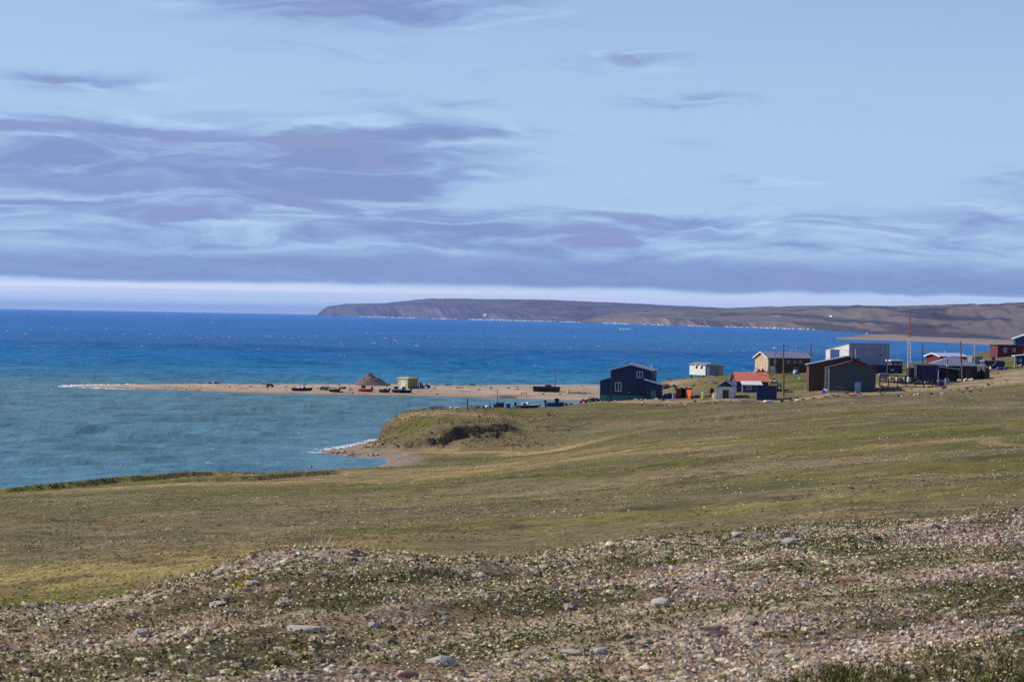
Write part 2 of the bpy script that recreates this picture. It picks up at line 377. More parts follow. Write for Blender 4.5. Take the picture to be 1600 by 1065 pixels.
def height(x, y):
    x = np.asarray(x, float); y = np.asarray(y, float); sh = x.shape; x = x.ravel(); y = y.ravel()
    yc_ = np.maximum(y, 54.0); z = tps(np.clip(x / y, -0.42, 0.42) * yc_, yc_)
    zf = foreground(x, y)
    dc = np.interp(x / y, CX, CD); z = z - 3.5 * sm(dc + 7 - y, 0, 9); z = np.where(y < dc - 1, np.minimum(z, zf - 1.0), z)
    k = 0.25; h = np.clip(0.5 + 0.5 * (zf - z) / k, 0, 1)
    nearw = sm(-y, -75, -62)
    z = np.where(y < 75, (z * (1 - h) + zf * h + k * h * (1 - h)) * nearw + z * (1 - nearw), z)
    # hummocks
    am = sm(y, 52, 90)
    z = z + am * ((fbm(x / 14, y / 14, 4, 1) - 0.5) * 0.75 + (fbm(x / 3.0, y / 3.0, 3, 3) - 0.5) * 0.42 * sm(-y, -330, -120))
    z = z + (1 - am) * ((fbm(x / 1.8, y / 2.6, 4, 2) - 0.5) * 0.09 + (fbm(ALONG(x, y) / 4.5, ACROSS(x, y) / 1.1, 3, 1) - 0.5) * 0.22 * sm(y, 26, 29) + (fbm(x / 0.35, y / 0.35, 2, 4) - 0.5) * 0.03)
    # slumped turf edges at the near shore, facing the camera
    z = z + bump_line(x, y, [(20, 268), (120, 272), (220, 282), (330, 300)], 0.55, 1.3, 22)
    z = z + bump_line(x, y, [(300, 270), (400, 268), (520, 292)], 0.5, 1.2, 18)
    # eroded scarps of the bluff
    z = z + bump_line(x, y, [(560, 417), (622, 414), (690, 415), (715, 421), (790, 428)], 1.0, 1.2, 26, 3.0)
    z = z + bump_line(x, y, [(680, 419), (740, 422), (795, 426)], 0.7, 1.0, 20, 3.0)
    bl = sm(y, 405, 415) * sm(-y, -475, -455) * sm(x, UX(560, 420), UX(600, 420)) * sm(-x, -UX(900, 430), -UX(800, 430))
    z = z + bl * ((fbm(x / 3.2, y / 4, 4, 0) - .5) * 0.6 + (fbm(x / 1.2, y / 1.6, 2, 3) - .5) * .3)
    z = z + bump_line(x, y, [(1080, 405), (1130, 402), (1190, 404)], 0.5, 1.0, 20)
    z = z + bump_line(x, y, [(1000, 520), (1060, 520), (1110, 518), (1180, 516)], 0.35, 1.0, 14)
    sd = sdist(x, y, _cw)
    sd = sd + (fbm(x / 5, y / 5, 3, 5) - 0.5) * 3.0 * sm(y, 300, 380)
    bluff = sm(x, UX(588, 440), UX(600, 440)) * sm(y, 430, 445) * sm(-y, -600, -560)
    w = 13.0 * (1 - bluff) + 3.0 * bluff
    beach = np.minimum(0.11 * sd + .05, 0.75) + (fbm(x / 1.2, y / 1.2, 3, 2) - 0.5) * 0.2
    f = sm(sd, 0.2, 0.2 + w)
    z = np.where(sd > 0, beach * (1 - f) + np.maximum(z, 0.75) * f, np.maximum(0.25 * sd, -2.0))
    return z.reshape(sh)
def gz(x, y): return float(height(np.array([x]), np.array([y]))[0])

# cover zones, painted as real ground colours (vegetation, gravel, sand)
ZU = [  # column, row, distance, radius along x, radius along y, weights: green, straw, gravel/sand track
    (230, 760, 250, 30, 14, 0.0, 0.9, 0.0), (550, 742, 300, 26, 22, 0.35, 1.0, 0.0), (800, 735, 265, 30, 16, .3, .8, 0.),
    (1150, 805, 85, 9, 7, .6, 0.2, 0.0), (1400, 795, 88, 8, 6, .5, 0.2, 0.0), (60, 925, 66, 7, 8, 1.0, .4, 0.), (200, 890, 72, 9, 8, .5, .5, 0.),
    (1330, 682, 260, 26, 9, .9, .2, 0.), (1560, 665, 270, 22, 6, 1.1, .0, 0.), (1480, 690, 210, 12, 7, .2, .8, 0.), (1090, 660, 420, 12, 8, 1.0, .2, 0.),
    (690, 668, 437, 10, 9, 1.1, 0.0, 0.0), (880, 640, 500, 12, 10, .9, 0., 0.), (830, 650, 470, 20, 10, .5, .1, 0.),
    (735, 708, 402, 11, 9, 0.0, 2.0, 0.1), (820, 705, 402, 7, 6, 0.0, 1.0, .1), (940, 690, 398, 14, 8, .0, .3, 0.), (700, 655, 450, 10, 6, 0., 1.0, .2), (860, 706, 395, 9, 5, .4, .7, 0.),
    (1070, 600, 600, 14, 20, 1.7, .0, 0.), (1230, 605, 550, 12, 12, 1.3, .0, .0), (1150, 600, 570, 12, 14, 1.2, 0., 0.), (1420, 588, 575, 10, 12, 1.0, .2, 0.),
    (1040, 606, 585, 6, 10, 0., .3, .8), (1110, 625, 521, 22, 5, 0., .2, .55), (985, 629, 524, 16, 4, 0., .1, .6),
    (1500, 600, 530, 22, 9, 0., .1, 1.1), (1580, 592, 540, 16, 22, 0., .1, 1.1), (1420, 606, 530, 16, 5, .1, .1, .8), (1620, 585, 560, 22, 20, 0., 0., 1.1), (1350, 615, 516, 14, 4, 0., .1, .5),
    (960, 610, 620, 14, 60, 0., .1, 1.2), (880, 615, 640, 14, 40, 0., 0., 1.2), (570, 705, 413, 8, 8, 0., 0., .8),
    (1500, 715, 175, 16, 5, 0., .0, .5), (1590, 685, 215, 9, 5, 0., .2, .7), (1100, 740, 165, 16, 9, 0., 0., .35), (300, 790, 160, 22, 22, 0., 0., .22), (700, 775, 150, 20, 18, 0, 0, .2),
]
def cover(x, y):
    n = len(x); G = np.zeros(n); S = np.zeros(n); T = np.zeros(n)
    for (u, v, d, rx, ry, a, b, c) in ZU:
        e = np.exp(-(((x - UX(u, d)) / rx) ** 2 + ((y - d) / ry) ** 2))
        G += a * e; S += b * e; T += c * e
    return G, S, T
TRACKS = [([(1700, 515), (1590, 528), (1500, 530), (1420, 522), (1330, 510), (1230, 505), (1120, 512), (1020, 519), (950, 521), (900, 540)], 4.2, 1.0),
          ([(1800, 250), (1660, 232), (1590, 222), (1545, 208), (1560, 192), (1620, 182), (1750, 178)], 1.0, .6), ([(1800, 168), (1560, 163), (1400, 166), (1300, 172)], 1.3, .45),
          ([(1340, 330), (1240, 350), (1150, 372), (1080, 392)], .8, .25), ([(1000, 480), (900, 462), (830, 452), (760, 448)], .8, .35)]
def ground_color(x, y, z):
    G, S, T = cover(x, y)
    n1 = fbm(x / 22, y / 22, 5, 0); n2 = fbm(x / 5, y / 6, 4, 2); n3 = fbm(x / 60, y / 40, 4, 4); n4 = fbm(x / 1.1, y / 1.3, 3, 1)
    c_br = np.array(lin(112, 99, 68)); c_ol = np.array(lin(98, 92, 42)); c_gr = np.array(lin(98, 100, 30)); c_st = np.array(lin(166, 140, 92))
    c_gv = np.array(lin(160, 138, 108)); c_dk = np.array(lin(58, 50, 36)); c_pk = np.array(lin(170, 148, 134))
    t = sm(n1 * 0.6 + n3 * 0.6 - 0.1, 0.44, 0.60)[:, None]
    c = c_br * (1 - t) + c_ol * t
    def mixin(c, cc, w): w = np.clip(w, 0, 1)[:, None]; return c * (1 - w) + cc * w
    c = mixin(c, c_gr, G * sm(n1 * .5 + n2 * .5, 0.25, 0.6) * 0.9)
    c = mixin(c, c_gr, sm(n3 * .5 + n2 * .5, 0.55, 0.72) * 0.35 * sm(y, 55, 80))
    c = mixin(c, c_st, S * sm(n2, 0.25, 0.6) * 0.9)
    c = mixin(c, c_gv, T * sm(n2 * .6 + n1 * .4, 0.2, 0.55))
    c = mixin(c, c_dk, sm(n2 * .6 + n4 * .4, 0.54, 0.72) * 0.6)
    c = mixin(c, np.array(lin(84, 86, 50)), sm(fbm(x / 17, y / 13, 5, 3), 0.48, 0.66) * 0.5 * sm(y, 60, 110))
    c = mixin(c, c_gv, sm(fbm(x / 9, y / 7, 4, 5), 0.60, 0.74) * 0.28)
    # dirt road before the houses and faint wheel tracks on the slope
    for pts, wd, wt in TRACKS:
        q = np.array([(UX(u, d), d) for u, d in pts]); best = np.full(len(x), 1e9)
        for i in range(len(q) - 1):
            ab = q[i + 1] - q[i]; t = np.clip(((x - q[i, 0]) * ab[0] + (y - q[i, 1]) * ab[1]) / (ab @ ab), 0, 1)
            best = np.minimum(best, np.hypot(x - q[i, 0] - t * ab[0], y - q[i, 1] - t * ab[1]))
        c = mixin(c, c_gv, sm(-(best + (n4 - .5) * wd), -wd, -wd * .45) * wt * (.55 + .6 * n2))
    # stony plateau
    dc = np.interp(x / y, CX, CD); fg = sm(dc + 1.5 - y, 0, 1.2)
    cf = np.array(lin(160, 134, 108)) * 0.85 * (0.8 + 0.4 * n4[:, None])
    cf = mixin(cf, np.array(lin(74, 66, 40)), sm(fbm(ALONG(x, y) / 3.2, ACROSS(x, y) / 1.0, 4, 3), 0.42, 0.60) * 0.8)
    cf = mixin(cf, np.array(lin(202, 180, 152)), sm(fbm(ALONG(x, y) / 3.6, ACROSS(x, y) / .8, 4, 1), 0.52, 0.68) * 0.6)
    c = c * (1 - fg[:, None]) + cf * fg[:, None]
    # wet and bare shore
    sd = sdist(x, y, _cw); b = sm(-sd, -7.5, -3) * sm(-z, -1.0, -0.5)
    c = mixin(c, np.array(lin(136, 120, 106)), b)
    return c
def steep_dark(c, slope):
    """bare dark peat shows where the turf is torn open"""
    w = (sm(slope, 0.35, 0.8) * 0.9)[:, None]
    return c * (1 - w) + np.array(lin(84, 68, 50)) * w

def make_ground():
    s = np.concatenate([np.linspace(-0.75, -0.25, 26)[:-1], np.linspace(-0.25, 0.25, 340), np.linspace(0.25, 0.75, 26)[1:]])
    y = np.concatenate([np.geomspace(5, 26, 24)[:-1], np.geomspace(26, 58, 240)[:-1], np.geomspace(58, 240, 170)[:-1], np.geomspace(240, 470, 270)[:-1], np.geomspace(470, 1000, 150)])
    Y, S = np.meshgrid(y, s, indexing='ij'); X = S * Y
    Z = height(X, Y)
    gy = np.gradient(Z, axis=0) / np.gradient(Y, axis=0); gx = np.gradient(Z, axis=1) / np.gradient(X, axis=1)
    slope = np.hypot(gx, gy).ravel()
    C = ground_color(X.ravel(), Y.ravel(), Z.ravel()); far = sm(Y.ravel(), 200, 240)
    C = C * (1 - far[:, None]) + steep_dark(C, slope) * far[:, None]
    m, g, b = newmat('tundra')
    a = g.n.new('ShaderNodeAttribute'); a.attribute_name = 'Col'
    tc = g.n.new('ShaderNodeTexCoord').outputs['Object']
    f1 = g.ss(g.noise(tc, 1.1, 6.0, 0.7), 0.3, 0.7, 0.58, 1.36)
    f2 = g.ss(g.noise(tc, 9.0, 3.0, 0.7), 0.3, 0.7, 0.62, 1.40)
    f = g.m('MULTIPLY', f1, f2)
    c = g.mix(1.0, a.outputs['Color'], g.xyz(f, f, f), 'MULTIPLY')
    g.l.new(c, b.inputs['Base Color']); b.inputs['Roughness'].default_value = 0.95; b.inputs['Specular IOR Level'].default_value = 0.1
    bn = g.n.new('ShaderNodeBump'); bn.inputs['Strength'].default_value = 0.6; bn.inputs['Distance'].default_value = 0.12
    g.l.new(g.noise(tc, 2.5, 6.0, 0.7), bn.inputs['Height']); g.l.new(bn.outputs[0], b.inputs['Normal'])
    V = np.stack([X, Y, Z], -1).reshape(-1, 3); Fc = grid_faces(len(y), len(s))
    keep = (V[Fc][:, :, 2].max(1) > -1.2); Fc = Fc[keep]
    used = np.zeros(len(V), bool); used[Fc.ravel()] = True; idx = np.cumsum(used) - 1
    return np_mesh('ground', V[used], idx[Fc], m, smooth=True, color=C[used], kind='structure')
GROUND = make_ground()

# ------------------------------------------------------------------ sand spit
NEAR = [(96, 604.3), (150, 606.2), (250, 609.5), (400, 614.5), (500, 616.5), (640, 618.8), (760, 621.5), (860, 624.5), (925, 627)]
FARD = [(96, 736), (150, 752), (250, 770), (400, 786), (560, 806), (700, 812), (800, 830), (925, 850)]
_spit = np.array([PZ(u, v, 0)[:2] for u, v in NEAR] + [(UX(1000, 660), 660), (UX(1000, 840), 840)] + [(UX(u, d), d) for u, d in FARD[::-1]])
def spit_h(x, y):
    sh = np.shape(x); x = np.ravel(x); y = np.ravel(y)
    sd = sdist(x, y, _spit) + (fbm(x / 9, y / 9, 3, 1) - 0.5) * 3.0
    top = 0.75 + 0.35 * fbm(x / 16, y / 10, 4, 3)
    rise = 1 - np.exp(-np.maximum(sd, 0) / 9.0)
    # the beach ridge on the seaward side
    z = np.where(sd > 0, top * rise + (fbm(x / 3, y / 3, 3, 2) - .5) * 0.15 * rise, np.maximum(sd * 0.12, -1.5))
    return z.reshape(sh)
def make_spit():
    x = np.linspace(UX(60, 745), UX(1010, 760), 420); y = np.linspace(655, 870, 150)
    Y, X = np.meshgrid(y, x, indexing='ij'); Z = spit_h(X, Y)
    n1 = fbm(X.ravel() / 30, Y.ravel() / 9, 4, 0)[:, None]; n2 = fbm(X.ravel() / 4, Y.ravel() / 3, 4, 3)[:, None]
    a, b, d = np.array(lin(180, 156, 134)), np.array(lin(158, 140, 118)), np.array(lin(108, 90, 74))
    t = sm(n1, 0.4, 0.62); C = a * (1 - t) + b * t
    t = sm(n2, 0.55, 0.75) * 0.6; C = C * (1 - t) + d * t
    wet = sm(-Z.ravel(), -0.28, -0.08)[:, None]; C = C * (1 - wet * 0.45)
    right = (sm(X.ravel(), UX(720, 750), UX(880, 740)) * sm(n2[:, 0], .35, .6) * 0.4)[:, None]
    C = C * (1 - right) + np.array(lin(150, 132, 104)) * right
    V = np.stack([X, Y, Z], -1).reshape(-1, 3); Fc = grid_faces(len(y), len(x)); Fc = Fc[V[Fc][:, :, 2].max(1) > -0.8]
    return np_mesh('sand_spit', V, Fc, colattr('sand', 0.95, 0.18, 1.5), smooth=True, color=C, kind='structure')
make_spit()
make_sea()
def sz(x, y): return float(spit_h(np.array([x]), np.array([y]))[0])

# ------------------------------------------------------------------ far coast
def far_land(name, cols, base, ridge, dbase, depth, cliff, colr, nscale, seed):
    """a coast range: for every column its shore distance, its skyline row and the height of the shore cliffs"""
    us = np.linspace(cols[0], cols[1], int((cols[1] - cols[0]) * (0.62 if cols[1] < 1500 else 0.42)))
    db = np.interp(us, *zip(*dbase)); vr = np.interp(us, *zip(*ridge)); ck = np.interp(us, *zip(*cliff)); dp = np.interp(us, *zip(*depth))
    q = np.concatenate([[-0.02], np.linspace(0, 0.15, 36), np.linspace(0.15, 1.0, 50)[1:], np.linspace(1.0, 1.6, 8)[1:]])
    U, Q = np.meshgrid(us, q, indexing='xy'); DB = np.broadcast_to(db, U.shape); DP = np.broadcast_to(dp, U.shape)
    fold = (fbm(U / 60, U * 0 + seed, 4, 1) - 0.5) * 0.06 * DB * sm(Q, -0.02, 0.02)
    D = DB + Q * DP + fold * 0.15
    X = (U - 800) / F * D
    zr = 20 + (hor(us) - vr) / F * (db + dp)
    zc = ck / F * db                                     # cliff height in metres from its rows
    ZR = np.broadcast_to(zr, U.shape); ZC = np.minimum(np.broadcast_to(zc, U.shape), ZR * 0.85)
    gul = fbm(U / nscale, Q * 3 + seed, 5, 2); gl = np.abs(fbm(U / (nscale * 0.55) + Q * 22, Q * 9 + seed, 4, 3) - 0.5) * 2
    wc = 0.03 + 0.05 * fbm(U / 25, U * 0 + seed + 5, 3, 0)
    clf = ZC * sm(Q / wc * (0.75 + 0.5 * gul), 0.0, 1.2) * (0.82 + 0.36 * gl * sm(-Q, -0.2, -0.02))
    body = np.where(Q < 1, (ZR - ZC) * np.sin(np.clip(Q, 0, 1) * math.pi / 2) ** 1.15, (ZR - ZC) * (1 - (Q - 1) * 0.9))
    rough = ((fbm(U / 70, Q * 5 + seed, 5, 4) - 0.5) * 0.16 + (fbm(U / 16 + Q * 5, Q * 7 + seed, 3, 2) - 0.5) * 0.10) * ZR * sm(Q, 0.02, 0.2) * (1 - sm(Q, 0.8, 1.0) * 0.7)
    valley = -np.abs(fbm(U / 130 + Q * 1.3, Q * 2.2 + seed * 2, 4, 5) - 0.5) * ZR * 0.35 * sm(Q, 0.05, 0.3) * (1 - sm(Q, 0.75, 1.0))
    Z = np.where(Q <= 0, -3.0, clf + body + rough + valley)
    V = np.stack([X, D, Z], -1).reshape(-1, 3)
    uf, qf, glf = U.ravel(), Q.ravel(), gl.ravel()
    C = colr(uf, qf, glf)
    return np_mesh(name, V, grid_faces(len(q), len(us)), colattr(name + '_hazed_soil', 0.95, 0.12, 0.004), smooth=True, color=C, kind='structure'), (us, q, V.reshape(len(q), len(us), 3))
def c_head(u, q, gl):
    a = np.array(lin(86, 80, 98)); r = np.array(lin(114, 102, 114)); d = np.array(lin(50, 50, 74))  # violet-blue tint: distance haze put into the headland's own colours
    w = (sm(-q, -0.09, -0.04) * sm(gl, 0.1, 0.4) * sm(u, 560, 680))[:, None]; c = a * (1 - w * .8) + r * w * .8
    t = (np.maximum(sm(fbm(u / 60, q * 14, 4, 2), 0.5, 0.7) * .6, sm(fbm(u / 9 + q * 30, q * 12, 4, 4), .5, .62) * .8 * sm(-q, -.3, -.05)))[:, None]; return c * (1 - t) + d * t  # gully shade painted in as a darker tone
def c_hill(u, q, gl):
    a = np.array(lin(100, 90, 90)); r = np.array(lin(136, 108, 104)); d = np.array(lin(50, 46, 62)); gcol = np.array(lin(98, 94, 88))  # purple-grey shift puts some air haze into the soil colours
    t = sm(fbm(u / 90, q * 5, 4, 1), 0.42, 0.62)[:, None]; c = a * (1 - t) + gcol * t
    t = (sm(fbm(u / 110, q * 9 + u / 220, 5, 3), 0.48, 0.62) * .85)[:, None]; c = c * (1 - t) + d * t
    w = (sm(-q, -0.08, -0.03) * sm(-u, -1230, -1150) * sm(fbm(u / 22, q * 6, 3, 2), .35, .6))[:, None]; c = c * (1 - w * .75) + (r * sm(gl, 0.05, 0.5)[:, None] + d * (1 - sm(gl, 0.05, 0.5)[:, None])) * w * .75  # shade of the cliff gullies painted dark between the red ribs
    return c
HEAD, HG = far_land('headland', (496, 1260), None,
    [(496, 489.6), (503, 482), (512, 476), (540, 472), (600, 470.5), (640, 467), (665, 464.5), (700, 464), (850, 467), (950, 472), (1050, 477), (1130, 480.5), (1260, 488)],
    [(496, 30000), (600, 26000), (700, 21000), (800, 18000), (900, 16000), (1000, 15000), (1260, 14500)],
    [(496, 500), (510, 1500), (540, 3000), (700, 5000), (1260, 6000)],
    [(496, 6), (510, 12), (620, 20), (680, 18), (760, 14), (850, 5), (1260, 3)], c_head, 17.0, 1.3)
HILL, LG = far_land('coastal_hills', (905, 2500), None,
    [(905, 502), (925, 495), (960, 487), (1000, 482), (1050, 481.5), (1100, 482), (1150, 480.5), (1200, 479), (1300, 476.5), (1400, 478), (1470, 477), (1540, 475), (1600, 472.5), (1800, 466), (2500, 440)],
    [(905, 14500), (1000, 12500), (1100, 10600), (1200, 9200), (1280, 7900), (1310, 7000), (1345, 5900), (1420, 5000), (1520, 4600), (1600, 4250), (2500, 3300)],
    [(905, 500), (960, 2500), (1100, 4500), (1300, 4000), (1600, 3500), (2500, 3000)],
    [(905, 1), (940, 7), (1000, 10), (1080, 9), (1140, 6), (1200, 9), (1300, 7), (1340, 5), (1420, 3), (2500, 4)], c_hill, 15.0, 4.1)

def far_bar():
    near = [(1306, 528.6), (1340, 529.4), (1400, 531), (1450, 532.6), (1500, 534.8), (1540, 537.5), (1560, 539.5), (1700, 546), (1900, 556)]
    far = [(1306, 528.2), (1330, 526.2), (1345, 523.5), (1370, 521.6), (1400, 521.3), (1425, 524.4), (1450, 526.2), (1500, 527.4), (1530, 528.4), (1560, 530), (1700, 536), (1900, 542)]
    a = np.array([PZ(u, v, 0) for u, v in near]); 
    us = np.linspace(1306, 1900, 160); rows = []
    vn = np.interp(us, *zip(*near)); vf = np.interp(us, *zip(*far))
    for k, zz in zip(np.linspace(0, 1, 9), [-1.0, .4, .9, 1.1, 1.2, 1.1, .9, .4, -1.0]):
        rows.append([np.append(PZ(u, a_ * (1 - k) + b_ * k, 0)[:2], zz) for u, a_, b_ in zip(us, vn, vf)])
    V = np.array(rows).reshape(-1, 3)
    n = fbm(V[:, 0] / 120, V[:, 1] / 200, 4, 2)[:, None]; C = np.array(lin(140, 120, 108)) * (0.8 + 0.4 * n)
    np_mesh('far_sand_bar', V, grid_faces(9, 160), MATS['sand'], smooth=True, color=C, kind='structure')
far_bar()
# ------------------------------------------------------------------ scatter: stones, flowers, leaves, grass
def rot_xyz(n, tilt):
    a = rng.random(n) * 2 * math.pi; t = (rng.random(n) - 0.5) * 2 * tilt; b = rng.random(n) * 2 * math.pi
    ca, sa = np.cos(a), np.sin(a)
    Rz = np.zeros((n, 3, 3)); Rz[:, 0, 0] = ca; Rz[:, 0, 1] = -sa; Rz[:, 1, 0] = sa; Rz[:, 1, 1] = ca; Rz[:, 2, 2] = 1
    kx, ky = np.cos(b), np.sin(b); c, s = np.cos(t), np.sin(t); C = 1 - c
    T = np.zeros((n, 3, 3))
    T[:, 0, 0] = c + kx * kx * C; T[:, 0, 1] = kx * ky * C; T[:, 0, 2] = ky * s
    T[:, 1, 0] = kx * ky * C; T[:, 1, 1] = c + ky * ky * C; T[:, 1, 2] = -kx * s
    T[:, 2, 0] = -ky * s; T[:, 2, 1] = kx * s; T[:, 2, 2] = c
    return T @ Rz
def scatter(name, tmpls, faces, pos, scl, colr, mat, tilt=0.3, smooth=False, kind='stuff', parent=None):
    n = len(pos); tm = np.array(tmpls)[rng.integers(0, len(tmpls), n)]        # n, v, 3
    V = np.einsum('nij,nvj->nvi', rot_xyz(n, tilt), tm * scl[:, None, :]) + pos[:, None, :]
    nv = tm.shape[1]; Fc = (np.array(faces)[None] + (np.arange(n) * nv)[:, None, None]).reshape(-1, len(faces[0]))
    return np_mesh(name, V.reshape(-1, 3), Fc, mat, smooth, np.repeat(colr, nv, 0), parent, kind)
CUBE = np.array([[x, y, z] for x in (-1, 1) for y in (-1, 1) for z in (-1, 1)], float)
CUBF = [[0, 1, 3, 2], [4, 6, 7, 5], [0, 4, 5, 1], [2, 3, 7, 6], [0, 2, 6, 4], [1, 5, 7, 3]]
PEB = [CUBE * (0.55 + 0.5 * np.random.default_rng(i).random((8, 3))) * np.array([1, 1, 1]) for i in range(14)]
for p in PEB: p[[1, 3, 5, 7], :2] *= 0.72
PET = []
for i in range(5):
    a = np.arange(6) / 6 * 2 * math.pi; r = np.random.default_rng(50 + i)
    ring = np.stack([np.cos(a), np.sin(a), 0.25 + 0.25 * r.random(6)], -1) * (0.8 + 0.4 * r.random((6, 1)))
    PET.append(np.vstack([[[0, 0, 0]], ring]))
PETF = [[0, i + 1, (i + 1) % 6 + 1] for i in range(6)]
LEAF = [np.array([[0, 0, 0], [0.5, 0.38, 0.3], [1, 0, 0.42 + .3 * np.random.default_rng(i).random()], [0.5, -0.38, 0.3]]) for i in range(4)]
LEAFF = [[0, 1, 2, 3]]
BLADE = [np.array([[-0.5, 0, 0], [0.5, 0, 0], [0.2 + b, b * .8, 0.7], [b * 2.2, b, 1.0]]) for b in (0.0, 2., -3., 5.)]
BLADF = [[0, 1, 2, 3]]
DOME = []
for i in range(6):
    r_ = np.random.default_rng(180 + i); a = np.arange(6) / 6 * 2 * math.pi; j = lambda: 0.8 + .4 * r_.random((6, 1))
    DOME.append(np.vstack([[[0, 0, 1]], np.stack([np.cos(a) * .62, np.sin(a) * .62, 0 * a + .72], -1) * j(), np.stack([np.cos(a), np.sin(a), 0 * a - .05], -1) * j()]))
DOMF = [[0, i + 1, (i + 1) % 6 + 1] for i in range(6)] + [[i + 1, i + 7, (i + 1) % 6 + 7] for i in range(6)] + [[i + 1, (i + 1) % 6 + 7, (i + 1) % 6 + 1] for i in range(6)]
TUFT = []
for i in range(6):
    r = np.random.default_rng(80 + i); a = np.arange(5) / 5 * 2 * math.pi + r.random(5)
    ring = np.stack([np.cos(a), np.sin(a), 0 * a - 0.2], -1) * (0.7 + 0.6 * r.random((5, 1))); TUFT.append(np.vstack([ring, [[r.random() - .5, r.random() - .5, 1]]]))
TUFTF = [[i, (i + 1) % 5, 5] for i in range(5)]

def fg_points(n, margin=0.26, y0=26.5, y1=60.0):
    y = np.sqrt(rng.random(n) * (y1 ** 2 - y0 ** 2) + y0 ** 2); s = (rng.random(n) * 2 - 1) * margin; x = s * y
    dc = np.interp(s, CX, CD); k = (y < dc + 1.0); return x[k], y[k]
def veg(x, y):                       # where the avens mats grow
    return 0.075 + fbm(ALONG(x, y) / 3.2, ACROSS(x, y) / 1.0, 4, 3) * 0.75 + fbm(x / 6, y / 8, 3, 5) * 0.35
def pick(cols, n): return np.array([lin(*c) for c in cols])[rng.integers(0, len(cols), n)] * (0.75 + 0.5 * rng.random((n, 1)))
STONEC = [(190, 168, 146), (204, 184, 162), (176, 158, 140), (202, 162, 136), (166, 146, 128), (216, 206, 190), (190, 152, 130), (150, 138, 126), (212, 192, 166), (122, 106, 94), (196, 176, 156), (222, 212, 196)]
STONEC = [(int(s_[0] * .93 + 4), int(s_[1] * .95), int(s_[2] * .93)) for s_ in STONEC]
def make_foreground():
    mp = colattr('pebble', 0.85, 0.2, 20.0); mf = colattr('petal', 0.7); ml = colattr('leaf', 0.75)
    # gravel
    x, y = fg_points(175000); v = veg(x, y); k = rng.random(len(x)) < np.clip(1.35 - 1.5 * sm(v, 0.45, 0.63), 0.08, 1); x, y = x[k], y[k]; n = len(x)
    r = 0.010 + 0.026 * rng.random(n) ** 2.6
    z = height(x, y)
    scl = np.stack([r * (0.8 + .9 * rng.random(n)), r * (.8 + .6 * rng.random(n)), r * (.5 + .4 * rng.random(n))], -1)
    scatter('gravel', PEB, CUBF, np.stack([x, y, z + r * 0.25], -1), scl, pick(STONEC, n), mp, 0.5)
    # avens leaves: mats of small dark leaves
    x, y = fg_points(230000); v = veg(x, y); k = rng.random(len(x)) < sm(v, 0.46, 0.60); x, y = x[k], y[k]; n = len(x); v = v[k]
    z = height(x, y) + sm(v, 0.5, 0.75) * 0.05 * rng.random(n)
    L = 0.022 + 0.03 * rng.random(n)
    scatter('avens_leaves', LEAF, LEAFF, np.stack([x, y, z], -1), np.stack([L, L, L], -1),
            pick([(78, 88, 32), (90, 92, 38), (64, 76, 28), (104, 94, 50), (86, 76, 44), (96, 110, 36), (118, 108, 62)], n), ml, 0.5)
    # avens flowers
    x, y = fg_points(150000); v = fbm(ALONG(x, y) / 2.4, ACROSS(x, y) / .8, 4, 2) * .6 + veg(x, y) * .5; crest = np.interp(x / y, CX, CD) - y; v = v + 0.10 * sm(-crest, -1.4, -.3)
    k = rng.random(len(x)) < sm(v, 0.51, 0.65) * 0.58; x, y = x[k], y[k]; n = len(x)
    z = height(x, y) + 0.035 + 0.035 * rng.random(n); r = 0.008 + 0.008 * rng.random(n)
    scatter('avens_flowers', PET, PETF, np.stack([x, y, z], -1), np.stack([r, r, r], -1),
            pick([(240, 228, 180), (246, 236, 196), (228, 214, 160), (236, 226, 186)], n) * 0.9, mf, 0.9)
    # low cushions of moss, lichen and faded blossom
    x, y = fg_points(26000); v = fbm(ALONG(x, y) / 3.6, ACROSS(x, y) / .9, 4, 0); k = rng.random(len(x)) < sm(v, .46, .62) * .65; x, y = x[k], y[k]; n = len(x)
    r = .03 + .07 * rng.random(n) ** 1.6; z = height(x, y) - r * .12
    scatter('moss_cushions', DOME, DOMF, np.stack([x, y, z], -1), np.stack([r * 1.3, r, r * (.35 + .3 * rng.random(n))], -1),
            pick([(176, 164, 130), (190, 176, 140), (206, 194, 158), (120, 110, 66), (96, 94, 48), (168, 150, 124), (146, 134, 104), (84, 82, 38)], n), ml, .25, True)
    # a few yellow poppies
    pts = []
    for u, v_, d in [(372, 932, 34.6), (378, 934, 34.5), (1050, 900, 38.5), (1052, 897, 38.6), (390, 915, 35.2)]:
        p = P(u, v_, d); m_ = 9; pts += [(p[0] + (rng.random() - .5) * .14, p[1] + (rng.random() - .5) * .3) for _ in range(m_)]
    pts = np.array(pts); n = len(pts); z = height(pts[:, 0], pts[:, 1]) + 0.06
    scatter('yellow_poppies', PET, PETF, np.stack([pts[:, 0], pts[:, 1], z], -1), np.full((n, 3), 0.018), pick([(230, 205, 30), (215, 190, 40)], n), mf, 0.8)
    # short dry blades among the stones and mats
    x, y = fg_points(60000); v = fbm(x / 1.2, y / 1.8, 4, 0); edge = sm(x / y, 0.10, 0.19) * sm(-y, -34, -29)
    k = rng.random(len(x)) < np.clip(sm(v, 0.5, 0.7) * 0.6 + edge, 0, 1); x, y = x[k], y[k]; n = len(x); e = edge[k]
    h = 0.03 + 0.06 * rng.random(n) + e * 0.09; z = height(x, y)
    c = pick([(150, 132, 96), (124, 112, 70), (104, 104, 52), (136, 120, 92)], n); c = c * (1 - e[:, None] * .45)
    scatter('short_grass', BLADE, BLADF, np.stack([x, y, z], -1), np.stack([h * .07, h * .07, h], -1), c, ml, 0.5)
